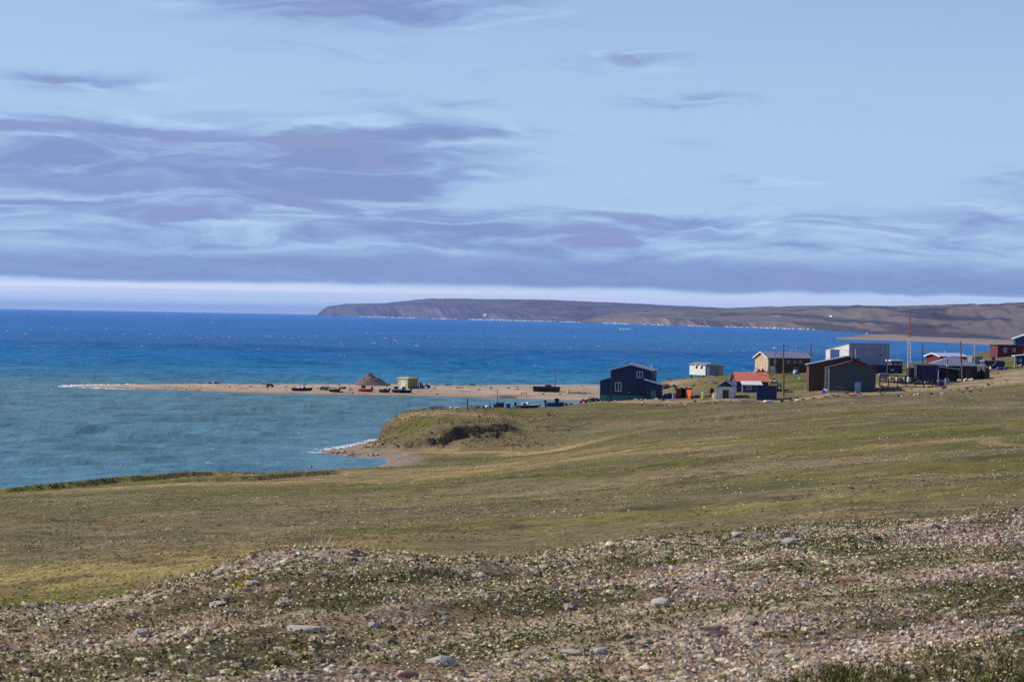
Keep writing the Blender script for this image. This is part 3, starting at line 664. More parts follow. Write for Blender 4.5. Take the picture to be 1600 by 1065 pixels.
    # tall dry grass standing behind the mound
    n = 11000; u = 110 + 420 * rng.random(n) ** 0.9; dd = np.interp(u, CU, CD) + 0.2 + 3.2 * rng.random(n) ** 1.5
    x = UX(u, dd); y = dd; dens = fbm(x / .5, y / .5, 3, 1); k = rng.random(n) < sm(dens, 0.35, 0.65) * sm(u, 110, 200); x, y = x[k], y[k]; n = len(x)
    z = height(x, y); h = (0.06 + 0.17 * rng.random(n)) * sm(dens[k], .3, .8) * 1.5
    scatter('dry_grass', BLADE, BLADF, np.stack([x, y, z - .02], -1), np.stack([0 * h + .004, 0 * h + .004, h], -1), pick([(214, 190, 160), (196, 172, 142), (222, 200, 168), (176, 160, 124)], n), ml, 0.7)
    # rank green grass at the lower right edge
    n = 14000; u = 1020 + 760 * rng.random(n); dd = 27.2 + 3.6 * rng.random(n) ** 1.4 * sm(u, 1000, 1500); x = UX(u, dd); y = dd
    k = rng.random(n) < sm(fbm(x / .7, y / .7, 3, 4), .38, .6); x, y = x[k], y[k]; n = len(x); h = .04 + .10 * rng.random(n)
    scatter('rank_grass', BLADE, BLADF, np.stack([x, y, height(x, y) - .01], -1), np.stack([0 * h + .006, 0 * h + .006, h], -1), pick([(96, 98, 36), (78, 82, 30), (120, 112, 52), (64, 68, 28)], n), ml, .6)
make_foreground()

# ------------------------------------------------------------------ larger stones lying in the plateau: parts of the ground
def make_stone_mesh(i, flat):
    bm = bmesh.new(); bmesh.ops.create_icosphere(bm, subdivisions=2, radius=1.0)
    r = random.Random(300 + i); cuts = []
    for _ in range(9):
        d = Vector((r.uniform(-1, 1), r.uniform(-1, 1), r.uniform(-1, 1))).normalized(); cuts.append((d, r.uniform(0.5, 0.85)))
    for v in bm.verts:
        for d, h in cuts:
            k = v.co.dot(d)
            if k > h: v.co -= d * (k - h)
        v.co += Vector((r.uniform(-1, 1), r.uniform(-1, 1), r.uniform(-1, 1))) * 0.03
        v.co.z *= flat
    me = bpy.data.meshes.new('stone'); bm.to_mesh(me); bm.free(); return me
STM = [make_stone_mesh(i, [0.45, 0.6, 0.75, 0.38][i % 4]) for i in range(12)]
STMAT = []
for i, c in enumerate([(176, 160, 142), (192, 180, 164), (148, 136, 126), (186, 142, 118), (100, 86, 76), (204, 194, 182), (160, 150, 130)]):
    STMAT.append(paint('stone_%d' % i, c, 0.9, 0.35, 9.0, bump=0.6, dirt=0.3))
_SV = {}
def stone_variant(k, j):
    if (k, j) not in _SV:
        me = STM[k].copy(); me.name = 'stone'; me.materials.append(STMAT[j]); _SV[(k, j)] = me
    return _SV[(k, j)]
def put_stone(x, y, z, sx, sy, s_z, rz, k, j, tilt=0.0):
    o = bpy.data.objects.new('stone', stone_variant(k, j)); o.location = (x, y, z); o.scale = (sx, sy, s_z); o.rotation_euler = (tilt, tilt * .7, rz)
    return link(o, GROUND)
BIG = [  # column, row of the middle, width px, height px, colour
    (50, 1048, 36, 16, 4), (215, 988, 36, 16, 1), (395, 915, 34, 12, 1), (478, 988, 60, 12, 5), (415, 1008, 15, 12, 4), (170, 1058, 50, 10, 4), (235, 1054, 28, 14, 4), (322, 1052, 24, 12, 4),
    (690, 1032, 48, 20, 5), (740, 1026, 36, 12, 3), (935, 1016, 34, 14, 5), (665, 1008, 26, 12, 3), (605, 1000, 20, 10, 2), (1035, 940, 38, 16, 5), (970, 930, 20, 8, 2), (870, 1060, 26, 10, 3),
    (365, 957, 36, 14, 2), (345, 935, 24, 9, 0), (338, 896, 22, 12, 1), (470, 885, 20, 8, 0), (545, 872, 26, 8, 0), (455, 884, 22, 9, 1), (390, 965, 24, 10, 2), (875, 862, 12, 5, 1),
    (1000, 846, 12, 6, 1), (1075, 842, 16, 7, 0), (1225, 832, 36, 9, 0), (1185, 838, 40, 8, 2), (1330, 821, 32, 10, 6), (1450, 812, 14, 6, 1), (1545, 805, 22, 8, 1), (1515, 815, 24, 10, 5), (1075, 890, 18, 7, 3),
    (1360, 932, 24, 9, 3), (1310, 948, 20, 7, 2), (1265, 985, 18, 8, 2), (1120, 985, 26, 9, 0), (1180, 980, 20, 8, 4), (1030, 972, 18, 7, 3), (900, 905, 18, 6, 4), (600, 905, 22, 7, 3), (505, 900, 18, 7, 2),
    (820, 900, 20, 6, 3), (760, 1048, 26, 10, 1), (1010, 1045, 22, 8, 3), (560, 1050, 26, 10, 1), (300, 1025, 18, 8, 1), (120, 1000, 16, 8, 1), (60, 970, 14, 7, 1), (150, 945, 12, 5, 5),
]
def fg_dist(u, v):
    """distance at which the ray through (u, v) meets the plateau"""
    d = np.linspace(24, 60, 400); p = np.array([P(u, v, q) for q in d]); h = foreground(p[:, 0], p[:, 1])
    i = np.argmax(p[:, 2] < h); return d[i] if i else 40.0
def stones():
    for i, (u, v, w, h, c) in enumerate(BIG):
        d = fg_dist(u, v + h * 0.3); x, y = P(u, v, d)[:2]; m = d / F; z = gz(x, y)
        fl = [0.45, 0.6, 0.75, 0.38][i % 4]
        put_stone(x, y, z + h * m * 0.12, w * m * .6, w * m * .5, h * m * 0.62 / fl, rng.random() * 6, i % 12, c, (rng.random() - .5) * .3)
    x, y = fg_points(700, 0.22); n = 250; x, y = x[:n], y[:n]; z = height(x, y)
    for i in range(len(x)):
        r = 0.04 + 0.10 * rng.random() ** 2
        put_stone(x[i], y[i], z[i] + r * .05, r * 1.3, r, r * .9, rng.random() * 6, int(rng.integers(12)), int(rng.integers(7)), (rng.random() - .5) * .4)
stones()

# ------------------------------------------------------------------ tundra beyond: tussocks and flower heads
def tundra():
    ml = MATS['leaf']; mf = MATS['petal']
    n = 135000; y = np.exp(rng.random(n) ** 0.85 * (math.log(640) - math.log(54)) + math.log(54)); s = (rng.random(n) * 2 - 1) * 0.25; x = s * y
    dc = np.interp(s, CX, CD); v = fbm(x / 7, y / 9, 4, 4); sd = sdist(x, y, _cw)
    k = (y > dc + 4) & (sd > 5) & (rng.random(n) < sm(v, 0.34, 0.6)); x, y = x[k], y[k]; n = len(x)
    z = height(x, y); r = (0.035 + 0.075 * rng.random(n)) * (0.7 + y / 260)
    base = ground_color(x, y, z) * (0.7 + 0.75 * rng.random((n, 1)))
    scatter('tundra_tussocks', TUFT, TUFTF, np.stack([x, y, z], -1), np.stack([r * 1.2, r, r * .32], -1), base, ml, 0.2)
    # broken turf on the bluff
    n = 6000; u = 570 + 400 * rng.random(n); d = 412 + 60 * rng.random(n); x = UX(u, d); k = (sdist(x, d, _cw) > 2) & (rng.random(n) < sm(fbm(x / 4, d / 5, 4, 2), .38, .62) * sm(-u, -960, -760)); x, d = x[k], d[k]
    u2_ = 500 * rng.random(5000) - 20; d2_ = np.interp(u2_, [0, 250, 500], [264, 284, 296]) + 40 * rng.random(5000) ** 1.5; x2_ = UX(u2_, d2_); k = (sdist(x2_, d2_, _cw) > 2) & (rng.random(5000) < sm(fbm(x2_ / 5, d2_ / 4, 4, 3), .4, .6)); x = np.concatenate([x, x2_[k]]); d = np.concatenate([d, d2_[k]]); n = len(x)
    z = height(x, d); r = (.09 + .19 * rng.random(n) ** 2) * np.where(d < 350, .6, 1.0); base = ground_color(x, d, z) * (.55 + .9 * rng.random((n, 1)))
    scatter('bluff_turf', TUFT, TUFTF, np.stack([x, d, z], -1), np.stack([r * 1.4, r, r * .8], -1), base, ml, .3)
    n = 80000; y = np.exp(rng.random(n) ** 0.8 * (math.log(470) - math.log(54)) + math.log(54)); s = (rng.random(n) * 2 - 1) * 0.25; x = s * y
    dc = np.interp(s, CX, CD); v = fbm(x / 10, y / 7, 5, 1); sd = sdist(x, y, _cw)
    v = v * .6 + .4 * fbm(x / 2.2, y / 3, 3, 3); k = (y > dc + 4) & (sd > 6) & (rng.random(n) < sm(v, 0.48, 0.64)); x, y = x[k], y[k]; n = len(x)
    z = height(x, y) + 0.05 + .04 * rng.random(n); r = (0.007 + 0.011 * rng.random(n)) * (0.75 + y / 160)
    scatter('tundra_flowers', PET, PETF, np.stack([x, y, z], -1), np.stack([r, r, r], -1), pick([(236, 226, 176), (240, 232, 196), (222, 206, 150)], n), mf, 1.0)
tundra()

# ------------------------------------------------------------------ whitecaps and surf
def foam():
    mw = colattr('foam', 0.9)
    d = np.exp(rng.random(5200) * (math.log(7000) - math.log(330)) + math.log(330)); s = (rng.random(len(d)) * 2 - 1) * 0.26; x = s * d; y = d
    v = fbm(x / 120, y / 200, 4, 2); k = (sdist(x, y, _cw) < -12) & (sdist(x, y, _spit) < -6) & (rng.random(len(x)) < sm(v, 0.42, 0.62) * (0.25 + 0.75 * sm(y, 650, 900)) * (1 - 0.9 * sm(y, 1800, 4500)))
    x, y = x[k], y[k]; n = len(x)
    L = (0.25 + 0.75 * rng.random(n) ** 2.5) * (0.6 + y / 1300)
    scl = np.stack([L * 0.9, L * 0.6, np.minimum(0.05 + L * 0.13, .5)], -1)
    V = scatter('whitecaps', TUFT, TUFTF, np.stack([x, y, 0 * x + 0.02], -1), scl, np.full((n, 3), 0.55) * (0.6 + .5 * rng.random((n, 1))), mw, 0.0)
    # surf round the spit tip and at the rocky point
    P1 = [PZ(u, v, 0)[:2] for u, v in [(98, 604.2), (120, 604.8), (160, 606.6), (210, 608.2)]]
    P2 = [(UX(u, d_), d_) for u, d_ in [(100, 738), (130, 750), (160, 758), (215, 768)]]
    P3 = [(UX(u, d_), d_) for u, d_ in [(512, 417), (530, 425), (554, 434), (578, 445), (590, 456)]]
    P4 = [(UX(u, d_), d_) for u, d_ in [(496, 413), (512, 410), (530, 417), (545, 428)]]
    pos, scl = [], []
    for pts, n, wd, sc_, hz in ((P1, 90, .8, .7, .1), (P2, 150, 1.6, .8, .22), (P3, 420, .7, .22, .07), (P4, 160, 1.3, .2, .035)):
        q = np.array(pts); t = rng.random(n) * (len(q) - 1); i = t.astype(int); f = (t - i)[:, None]
        p = q[i] * (1 - f) + q[i + 1] * f + rng.normal(0, wd, (n, 2))
        for a in p: pos.append((a[0], a[1], 0.03)); L = sc_ * (0.5 + rng.random()); scl.append((L, L, hz * (0.6 + rng.random())))
    pos = np.array(pos); scl = np.array(scl)
    scatter('surf', TUFT, TUFTF, pos, scl, np.full((len(pos), 3), 0.75), mw, 0.1)
foam()
# ------------------------------------------------------------------ mesh builder
class MB:
    def __init__(s): s.v = []; s.f = []
    def add(s, V, Fs):
        n = len(s.v); s.v += [tuple(p) for p in V]; s.f += [tuple(i + n for i in f) for f in Fs]; return s
    def box(s, x0, x1, y0, y1, z0, z1):
        V = [(x, y, z) for x in (x0, x1) for y in (y0, y1) for z in (z0, z1)]
        return s.add(V, [(0, 1, 3, 2), (4, 6, 7, 5), (0, 4, 5, 1), (2, 3, 7, 6), (0, 2, 6, 4), (1, 5, 7, 3)])
    def prism(s, pts, y0, y1):
        """outline in x, z pushed along y"""
        n = len(pts); V = [(x, y0, z) for x, z in pts] + [(x, y1, z) for x, z in pts]
        return s.add(V, [tuple(range(n)), tuple(range(2 * n - 1, n - 1, -1))] + [(i + n, (i + 1) % n + n, (i + 1) % n, i) for i in range(n)])
    def prismx(s, pts, x0, x1):
        """outline in y, z pushed along x"""
        n = len(pts); V = [(x0, y, z) for y, z in pts] + [(x1, y, z) for y, z in pts]
        return s.add(V, [tuple(range(n - 1, -1, -1)), tuple(range(n, 2 * n))] + [(i, (i + 1) % n, (i + 1) % n + n, i + n) for i in range(n)])
    def prismz(s, pts, z0, z1):
        n = len(pts); V = [(x, y, z0) for x, y in pts] + [(x, y, z1) for x, y in pts]
        return s.add(V, [tuple(range(n - 1, -1, -1)), tuple(range(n, 2 * n))] + [(i, (i + 1) % n, (i + 1) % n + n, i + n) for i in range(n)])
    def bar(s, p, q, r, n=6, r2=None):
        p, q = Vector(p), Vector(q); r2 = r if r2 is None else r2; d = (q - p).normalized()
        a = d.cross(Vector((0, 0, 1)) if abs(d.z) < .9 else Vector((1, 0, 0))).normalized(); b = d.cross(a)
        V = [p + (a * math.cos(t) + b * math.sin(t)) * r for t in [2 * math.pi * i / n for i in range(n)]] + [q + (a * math.cos(t) + b * math.sin(t)) * r2 for t in [2 * math.pi * i / n for i in range(n)]]
        return s.add(V, [tuple(range(n - 1, -1, -1)), tuple(range(n, 2 * n))] + [(i, (i + 1) % n, (i + 1) % n + n, i + n) for i in range(n)])
    def lathe(s, prof, n=10, c=(0, 0, 0), axis='z'):
        V = []; 
        for r, h in prof:
            for i in range(n):
                t = 2 * math.pi * i / n; a, b = r * math.cos(t), r * math.sin(t)
                V.append((c[0] + a, c[1] + b, c[2] + h) if axis == 'z' else (c[0] + a, c[1] + h, c[2] + b) if axis == 'y' else (c[0] + h, c[1] + a, c[2] + b))
        m = len(prof); Fs = [(j * n + i, j * n + (i + 1) % n, (j + 1) * n + (i + 1) % n, (j + 1) * n + i) for j in range(m - 1) for i in range(n)]
        return s.add(V, Fs + [tuple(range(n - 1, -1, -1)), tuple(range((m - 1) * n, m * n))])
    def blob(s, cx, cy, cz, rx, ry, rz, seed=0, rough=0.18, half=False):
        bm = bmesh.new(); bmesh.ops.create_icosphere(bm, subdivisions=2, radius=1); r = random.Random(seed)
        V = []
        for v in bm.verts:
            k = 1 + r.uniform(-rough, rough); z = v.co.z * k
            if half: z = max(z, -0.15)
            V.append((cx + v.co.x * k * rx, cy + v.co.y * k * ry, cz + z * rz))
        bm.verts.index_update(); Fs = [tuple(v.index for v in f.verts) for f in bm.faces]; bm.free(); return s.add(V, Fs)
    def build(s, name, mat, parent=None, smooth=False):
        me = bpy.data.meshes.new(name); me.from_pydata(s.v, [], s.f); me.update()
        bm = bmesh.new(); bm.from_mesh(me); bmesh.ops.recalc_face_normals(bm, faces=bm.faces); bm.to_mesh(me); bm.free()
        if smooth:
            for p in me.polygons: p.use_smooth = True
        me.materials.append(mat); return link(bpy.data.objects.new(name, me), parent)
def tag(o, label, cat, group=None):
    o['label'] = label; o['category'] = cat
    if group: o['group'] = group
    return o
def thing(name, label, cat, u, v, d, yaw=0.0, group=None, on='g', sink=0.0):
    """an Empty standing on the ground at the distance d, in the column u"""
    x, y = UX(u, d), d
    z = gz(x, y) if on == 'g' else max(sz(x, y), gz(x, y) if on == 'gs' else -9) if on in ('s', 'gs') else on
    o = bpy.data.objects.new(name, None); link(o); o.location = (x, y, z - sink); o.rotation_euler = (0, 0, math.radians(yaw))
    o.empty_display_size = 0.3
    return tag(o, label, cat, group)
def box(x0, x1, y0, y1, z0, z1): return MB().box(x0, x1, y0, y1, z0, z1)

# paints
navy = paint('navy_boards', (32, 50, 82), .7, .25, 2.0, streak=True); teal = paint('teal_plywood', (58, 122, 122), .8, .3, 1.5, dirt=.3)
roofgrey = paint('grey_sheet_roof', (128, 132, 152), .55, .2, 1.5, streak=True); pale = paint('pale_trim', (204, 208, 214), .7, .15)
white = paint('white_paint', (218, 216, 210), .7, .15, 2.0, streak=True); cream = paint('cream_boards', (214, 196, 170), .8, .2, 2.0, streak=True)
brown = paint('brown_boards', (92, 62, 52), .8, .3, 2.0, streak=True); tan = paint('tan_plywood', (200, 174, 144), .8, .25, 2.0, streak=True)
redroof = paint('red_sheet_roof', (212, 120, 96), .6, .15, 1.5, streak=True); dgreen = paint('grey_green_boards', (66, 78, 82), .75, .25, 2.0, streak=True)
redtrim = paint('red_trim', (150, 34, 42), .6, .2); maroon = paint('maroon_boards', (104, 40, 48), .8, .25, 2.0, streak=True)
glass = paint('dark_glass', (24, 34, 48), .15, .1); woodg = paint('weathered_wood', (128, 112, 96), .9, .35, 4.0, bump=.4)
polew = paint('pole_wood', (134, 108, 84), .9, .35, 6.0, bump=.4); black = paint('black_rubber', (28, 28, 32), .8, .3)
metalg = paint('grey_metal', (128, 134, 150), .5, .15, 1.0, streak=True); blue = paint('blue_paint', (40, 84, 160), .6, .25)
orange = paint('orange_paint', (244, 112, 26), .6, .2); rust = paint('rust_red', (122, 52, 40), .85, .4, 3.0); yellow = paint('yellow_paint', (188, 182, 96), .7, .25, 2., streak=True)
tarpb = paint('blue_tarp', (52, 84, 170), .6, .3); tarpn = paint('navy_tarp', (40, 44, 84), .7, .3); darkw = paint('dark_timber', (52, 46, 46), .9, .4, 3.0)
redp = paint('red_paint', (190, 46, 44), .5, .2); gravelm = paint('pile_gravel', (112, 94, 84), .95, .4, 1.2, bump=1.0); icem = paint('white_ice', (226, 232, 238), .6, .15, .01)
dkroof = paint('dark_felt_roof', (66, 66, 78), .9, .3, 2.0); blueroof = paint('blue_sheet', (44, 74, 120), .6, .2, streak=True); plast = paint('clear_drum', (190, 200, 214), .5, .2)
pink = paint('pink_plastic', (216, 60, 110), .5, .1); net = paint('brown_net', (92, 80, 72), .95, .5, 8.0, bump=1.0); lblue = paint('pale_blue_door', (150, 180, 214), .6, .15)

# ------------------------------------------------------------------ building helper (local frame: x right, y away, z up; front-left corner at 0)
def window(parent, x, z, w, h, y=0.0, frame=pale, face='f', mull=1):
    """framed window on the front (f), left (l) or right (r: x given as plane) wall"""
    t = 0.10 if w < 1.2 else 0.12; f = MB()
    def bx(m, a0, a1, z0, z1, d0, d1):
        if face == 'f': m.box(a0, a1, y - d1, y - d0, z0, z1)
        elif face == 'l': m.box(y - d1, y - d0, a0, a1, z0, z1)
        else: m.box(y + d0, y + d1, a0, a1, z0, z1)
    x0, x1 = (x, x + w) if face != 'l' else (x, x + w)
    bx(f, x0, x1, z, z + t, .01, .08); bx(f, x0, x1, z + h - t, z + h, .01, .08); bx(f, x0, x0 + t, z + t, z + h - t, .01, .08); bx(f, x1 - t, x1, z + t, z + h - t, .01, .08)
    for k in range(mull):
        c = x0 + (x1 - x0) * (k + 1) / (mull + 1); bx(f, c - t * .45, c + t * .45, z + t, z + h - t, .012, .07)
    o = f.build('window', frame, parent); p = MB(); bx(p, x0 + t, x1 - t, z + t, z + h - t, .005, .03); p.build('pane', glass, o); return o
def door(parent, x, w, h, y=0.0, m=brown, z=0.0, face='f'):
    b = MB(); hd = MB()
    if face == 'f': b.box(x, x + w, y - .07, y - .003, z, z + h); hd.box(x + w * .82, x + w * .9, y - .13, y - .07, z + h * .45, z + h * .52)
    elif face == 'l': b.box(y - .07, y - .003, x, x + w, z, z + h); hd.box(y - .13, y - .07, x + w * .82, x + w * .9, z + h * .45, z + h * .52)
    o = b.build('door', m, parent); hd.build('handle', black, o); return o
def gable(root, W, D, hw, rise, wall, roof, trim=None, over=0.35, ridge='y', peak=0.5, base=-1.2, th=0.12, x0=0.0, y0=0.0):
    """walls with gables, a sheet roof with eaves and barge boards. ridge 'y': the gable faces the camera"""
    if ridge == 'y':
        px = x0 + W * peak
        wl = MB().prism([(x0, base), (x0 + W, base), (x0 + W, hw), (px, hw + rise), (x0, hw)], y0, y0 + D).build('wall', wall, root)
        sl, sr = rise / (W * peak), rise / (W * (1 - peak)); r = MB()
        g0 = .015
        a = (x0 - over, hw - sl * over + g0); b = (px, hw + rise + g0); c = (x0 + W + over, hw - sr * over + g0)
        r.prism([a, b, c, (c[0], c[1] + th), (b[0], b[1] + th), (a[0], a[1] + th)], y0 - over, y0 + D + over)
        ro = r.build('roof', roof, root)
        if trim:
            t = MB().prism([(a[0], a[1] - .1), (b[0], b[1] - .1), (c[0], c[1] - .1), (c[0], c[1] + th + .02), (b[0], b[1] + th + .02), (a[0], a[1] + th + .02)], y0 - over - .05, y0 - over - .003); t.build('barge_board', trim, ro)
    else:
        wl = MB().prismx([(y0, base), (y0 + D, base), (y0 + D, hw), (y0 + D * peak, hw + rise), (y0, hw)], x0, x0 + W).build('wall', wall, root)
        sl, sr = rise / (D * peak), rise / (D * (1 - peak)); g0 = .015
        a = (y0 - over, hw - sl * over + g0); b = (y0 + D * peak, hw + rise + g0); c = (y0 + D + over, hw - sr * over + g0)
        pr = [a, b, c, (c[0], c[1] + th), (b[0], b[1] + th), (a[0], a[1] + th)]
        ro = MB().prismx(pr, x0 - over, x0 + W + over).build('roof', roof, root)
        if trim:
            tp = [(a[0], a[1] - .12), (b[0], b[1] - .12), (c[0], c[1] - .12), (c[0], c[1] + th + .02), (b[0], b[1] + th + .02), (a[0], a[1] + th + .02)]
            MB().prismx(tp, x0 - over - .05, x0 - over - .003).build('barge_board', trim, ro)
    return wl, ro
def shed(root, W, D, hf, hb, wall, roof, over=.2, base=-1.0, x0=0., y0=0., th=.1):
    """mono-pitch box: front height hf, back height hb"""
    MB().prismx([(y0, base), (y0 + D, base), (y0 + D, hb), (y0, hf)], x0, x0 + W).build('wall', wall, root)
    s = (hb - hf) / D; a = (y0 - over, hf - s * over + .015); b = (y0 + D + over, hb + s * over + .015)
    return MB().prismx([a, b, (b[0], b[1] + th), (a[0], a[1] + th)], x0 - over, x0 + W + over).build('roof', roof, root)
def pipe(parent, x, y, z0, z1, r=.08, m=metalg, cap=True):
    o = MB().bar((x, y, z0), (x, y, z1), r, 8); 
    if cap: o.lathe([(r * 1.8, z1 - .02), (r * 1.8, z1 + .05), (.02, z1 + .16)], 8, (x, y, 0))
    return o.build('stovepipe', m, parent)

# ------------------------------------------------------------------ navy two-storey house
def navy_house():
    d = 529.; m = d / F
    h = thing('two_storey_house', 'dark navy two-storey house with green skirting nearest the beach', 'house', 955, 625, d, -9)
    W = 65 * m; hw = 49.5 * m; D = 8.0
    gable(h, W, D, hw, 8.5 * m, navy, roofgrey, pale, .4, 'y', .5, -1.0)
    # lean-to on the left, porch on the right
    lw = 17 * m
    MB().prism([(-lw, -1), (-.01, -1), (-.01, 36 * m), (-lw, 31 * m)], .5, 6.5).build('lean_to_wall', navy, h)
    MB().prism([(-lw - .3, 30.4 * m), (-.01, 36.4 * m), (-.01, 36.4 * m + .12), (-lw - .3, 30.4 * m + .12)], .2, 6.8).build('lean_to_roof', roofgrey, h)
    px0, px1 = 56 * m, 82 * m
    MB().prism([(px0, -1), (px1, -1), (px1, 28 * m), (px0, 35 * m)], -2.6, -.012).build('porch_wall', navy, h)
    MB().prism([(px0 - .1, 35.6 * m), (px1 + .4, 27.6 * m), (px1 + .4, 27.6 * m + .14), (px0 - .1, 35.6 * m + .14)], -3.0, -.016).build('porch_roof', roofgrey, h)
    MB().prism([(px0 - .1, 35.0 * m), (px1 + .4, 27.0 * m), (px1 + .4, 27.6 * m + .16), (px0 - .1, 35.6 * m + .16)], -3.06, -3.004).build('barge_board', pale, h)
    door(h, 66 * m, .95, 2.0, -2.6, teal, .25)
    window(h, 41 * m, 37.5 * m, 1.15, 1.2); window(h, 7.5 * m, 16 * m, 1.15, 1.65)
    window(h, 5.2, 37 * m, .9, 1.1, W, face='r'); 
    for k in range(4):
        x0 = -lw + .05 + k * 2.3
        if k: MB().box(x0 - 0.0, x0 + 2.27, -.06, -.005, -.9, 10 * m).build('skirting_panel', teal, h)
        else: MB().box(x0, x0 + 2.0, .43, .497, -.9, 9.5 * m).build('skirting_panel', teal, h)
    for x in (.05, W - .12): MB().box(x, x + .1, -.045, -.002, 10 * m + .02, hw - .05).build('corner_board', teal, h)
    pipe(h, W * .55, 2.2, hw + .5, hw + 2.0); pipe(h, W * .97, 1.0, hw - .2, hw + .9, .07, pale)
    MB().bar((W * .62, 1.5, hw + .3), (W * .62, 1.5, hw + 1.5), .04).build('vent_pipe', yellow, h)
    MB().box(17 * m, 18 * m, -.06, -.004, 24 * m, 25 * m).build('wall_lamp', pale, h); MB().box(29 * m, 31 * m, -.06, -.004, 14 * m, 15.2 * m).build('wall_vent', pale, h)
    MB().box(W * .42, W * .56, 2.6, 4.0, hw + .95, hw + 1.22).build('roof_hatch', pale, h)
navy_house()

def white_cabin():
    d = 600.; m = d / F
    h = thing('white_cabin', 'pale cabin with a row of roof ridges standing alone above the sea', 'cabin', 1103, 587, d, 27, sink=-.35)
    W = 25 * m; D = 6.6
    gable(h, W, D, 16 * m, 3 * m, white, roofgrey, pale, .2, 'y', .42, 0.0)
    MB().box(.0, W, -.05, -.004, .0, 15.5 * m).build('front_panel', metalg, h)  # grey panel over the white wall paints in the shaded front
    MB().box(2 * m, 7 * m, -.09, -.055, .05, 13 * m).build('door', pale, h)
    for k in (1.3, 3.4): window(h, k, 1.35, .55, .5, 0, glass, 'l', 0)
    for k in (1.2, 3.3): MB().prismx([(k, 1.9), (k + .75, 1.9), (k + .38, 2.2)], -.3, -.01).build('window_hood', white, h)
    MB().prism([(W + .005, 0), (W + 9 * m, 0), (W + 9 * m, 12.5 * m), (W + .005, 15.5 * m)], .3, 3.6).build('annex_wall', tan, h)
    MB().prism([(W + .21, 15.3 * m), (W + 10.5 * m, 12.4 * m), (W + 10.5 * m, 12.4 * m + .1), (W + .21, 15.3 * m + .1)], .1, 3.8).build('annex_roof', roofgrey, h)
    for x in (.2, W - .2, W + 1): 
        for y in (.3, D - .5):
            if not (x > W and y > 3): MB().box(x - .12, x + .12, y - .12, y + .12, -1.0, -.003).build('pile', darkw, h)
    pipe(h, W * .2, 2.5, 16 * m + .2, 16 * m + 1.2, .05)
white_cabin()

def white_shed():
    d = 515.; m = d / F
    h = thing('gabled_shed', 'small white shed with navy gable and brown door', 'shed', 1121, 621, d, -7)
    W = 28 * m; D = 4.2; hw = 20 * m
    gable(h, W, D, hw, 9.5 * m, white, navy, pale, .25, 'y', .5)
    MB().prism([(.12, hw + .02), (W - .12, hw + .02), (W / 2, hw + 9.5 * m - .12)], -.05, -.004).build('gable_panel', navy, h)
    door(h, 9.5 * m, 9.5 * m, 15 * m, 0, brown)
    for x in (-.02, W - .1): MB().box(x, x + .12, -.06, -.006, -.5, hw - .04).build('corner_board', pale, h)
white_shed()

def red_roof_house():
    d = 532.; m = d / F
    h = thing('red_roofed_house', 'low house with salmon red roof behind the white shed', 'house', 1152, 620, d, 4)
    W = 50 * m; D = 6.4
    gable(h, W, D, 17.5 * m, 13 * m, paint('slate_boards', (70, 78, 108), .8, .25, 2, streak=True), redroof, maroon, .3, 'x', .5)
    # pale lean-to along the front
    x0, x1 = 7 * m, 36 * m
    MB().prismx([(-2.6, -1), (-.01, -1), (-.01, 18 * m), (-2.6, 12.5 * m)], x0, x1).build('lean_to_wall', MATS['slate_boards'], h)
    MB().prismx([(-3.0, 11.9 * m), (-.33, 17.2 * m), (-.33, 17.2 * m + .1), (-3.0, 11.9 * m + .1)], x0 - .2, x1 + .2).build('lean_to_roof', white, h)
    door(h, 27 * m, .85, 1.6, -2.6, tarpn); window(h, 12 * m, .6, 1.0, .7, -2.6, pale)
    pipe(h, W * .7, D * .4, 30 * m, 37 * m, .07)
red_roof_house()

def navy_shed():
    d = 509.; m = d / F
    h = thing('flat_roofed_shed', 'windowless navy box shed in front of the red roof', 'shed', 1184, 625, d, -4)
    W = 31 * m; D = 3.4
    shed(h, W, D, 22.5 * m, 20.5 * m, navy, dkroof, .15)
    for k in range(4): MB().box(.03 + k * W / 4, (k + 1) * W / 4 - .03, -.04, -.003, -.4, 21.5 * m).build('wall_panel', navy, h)
navy_shed()

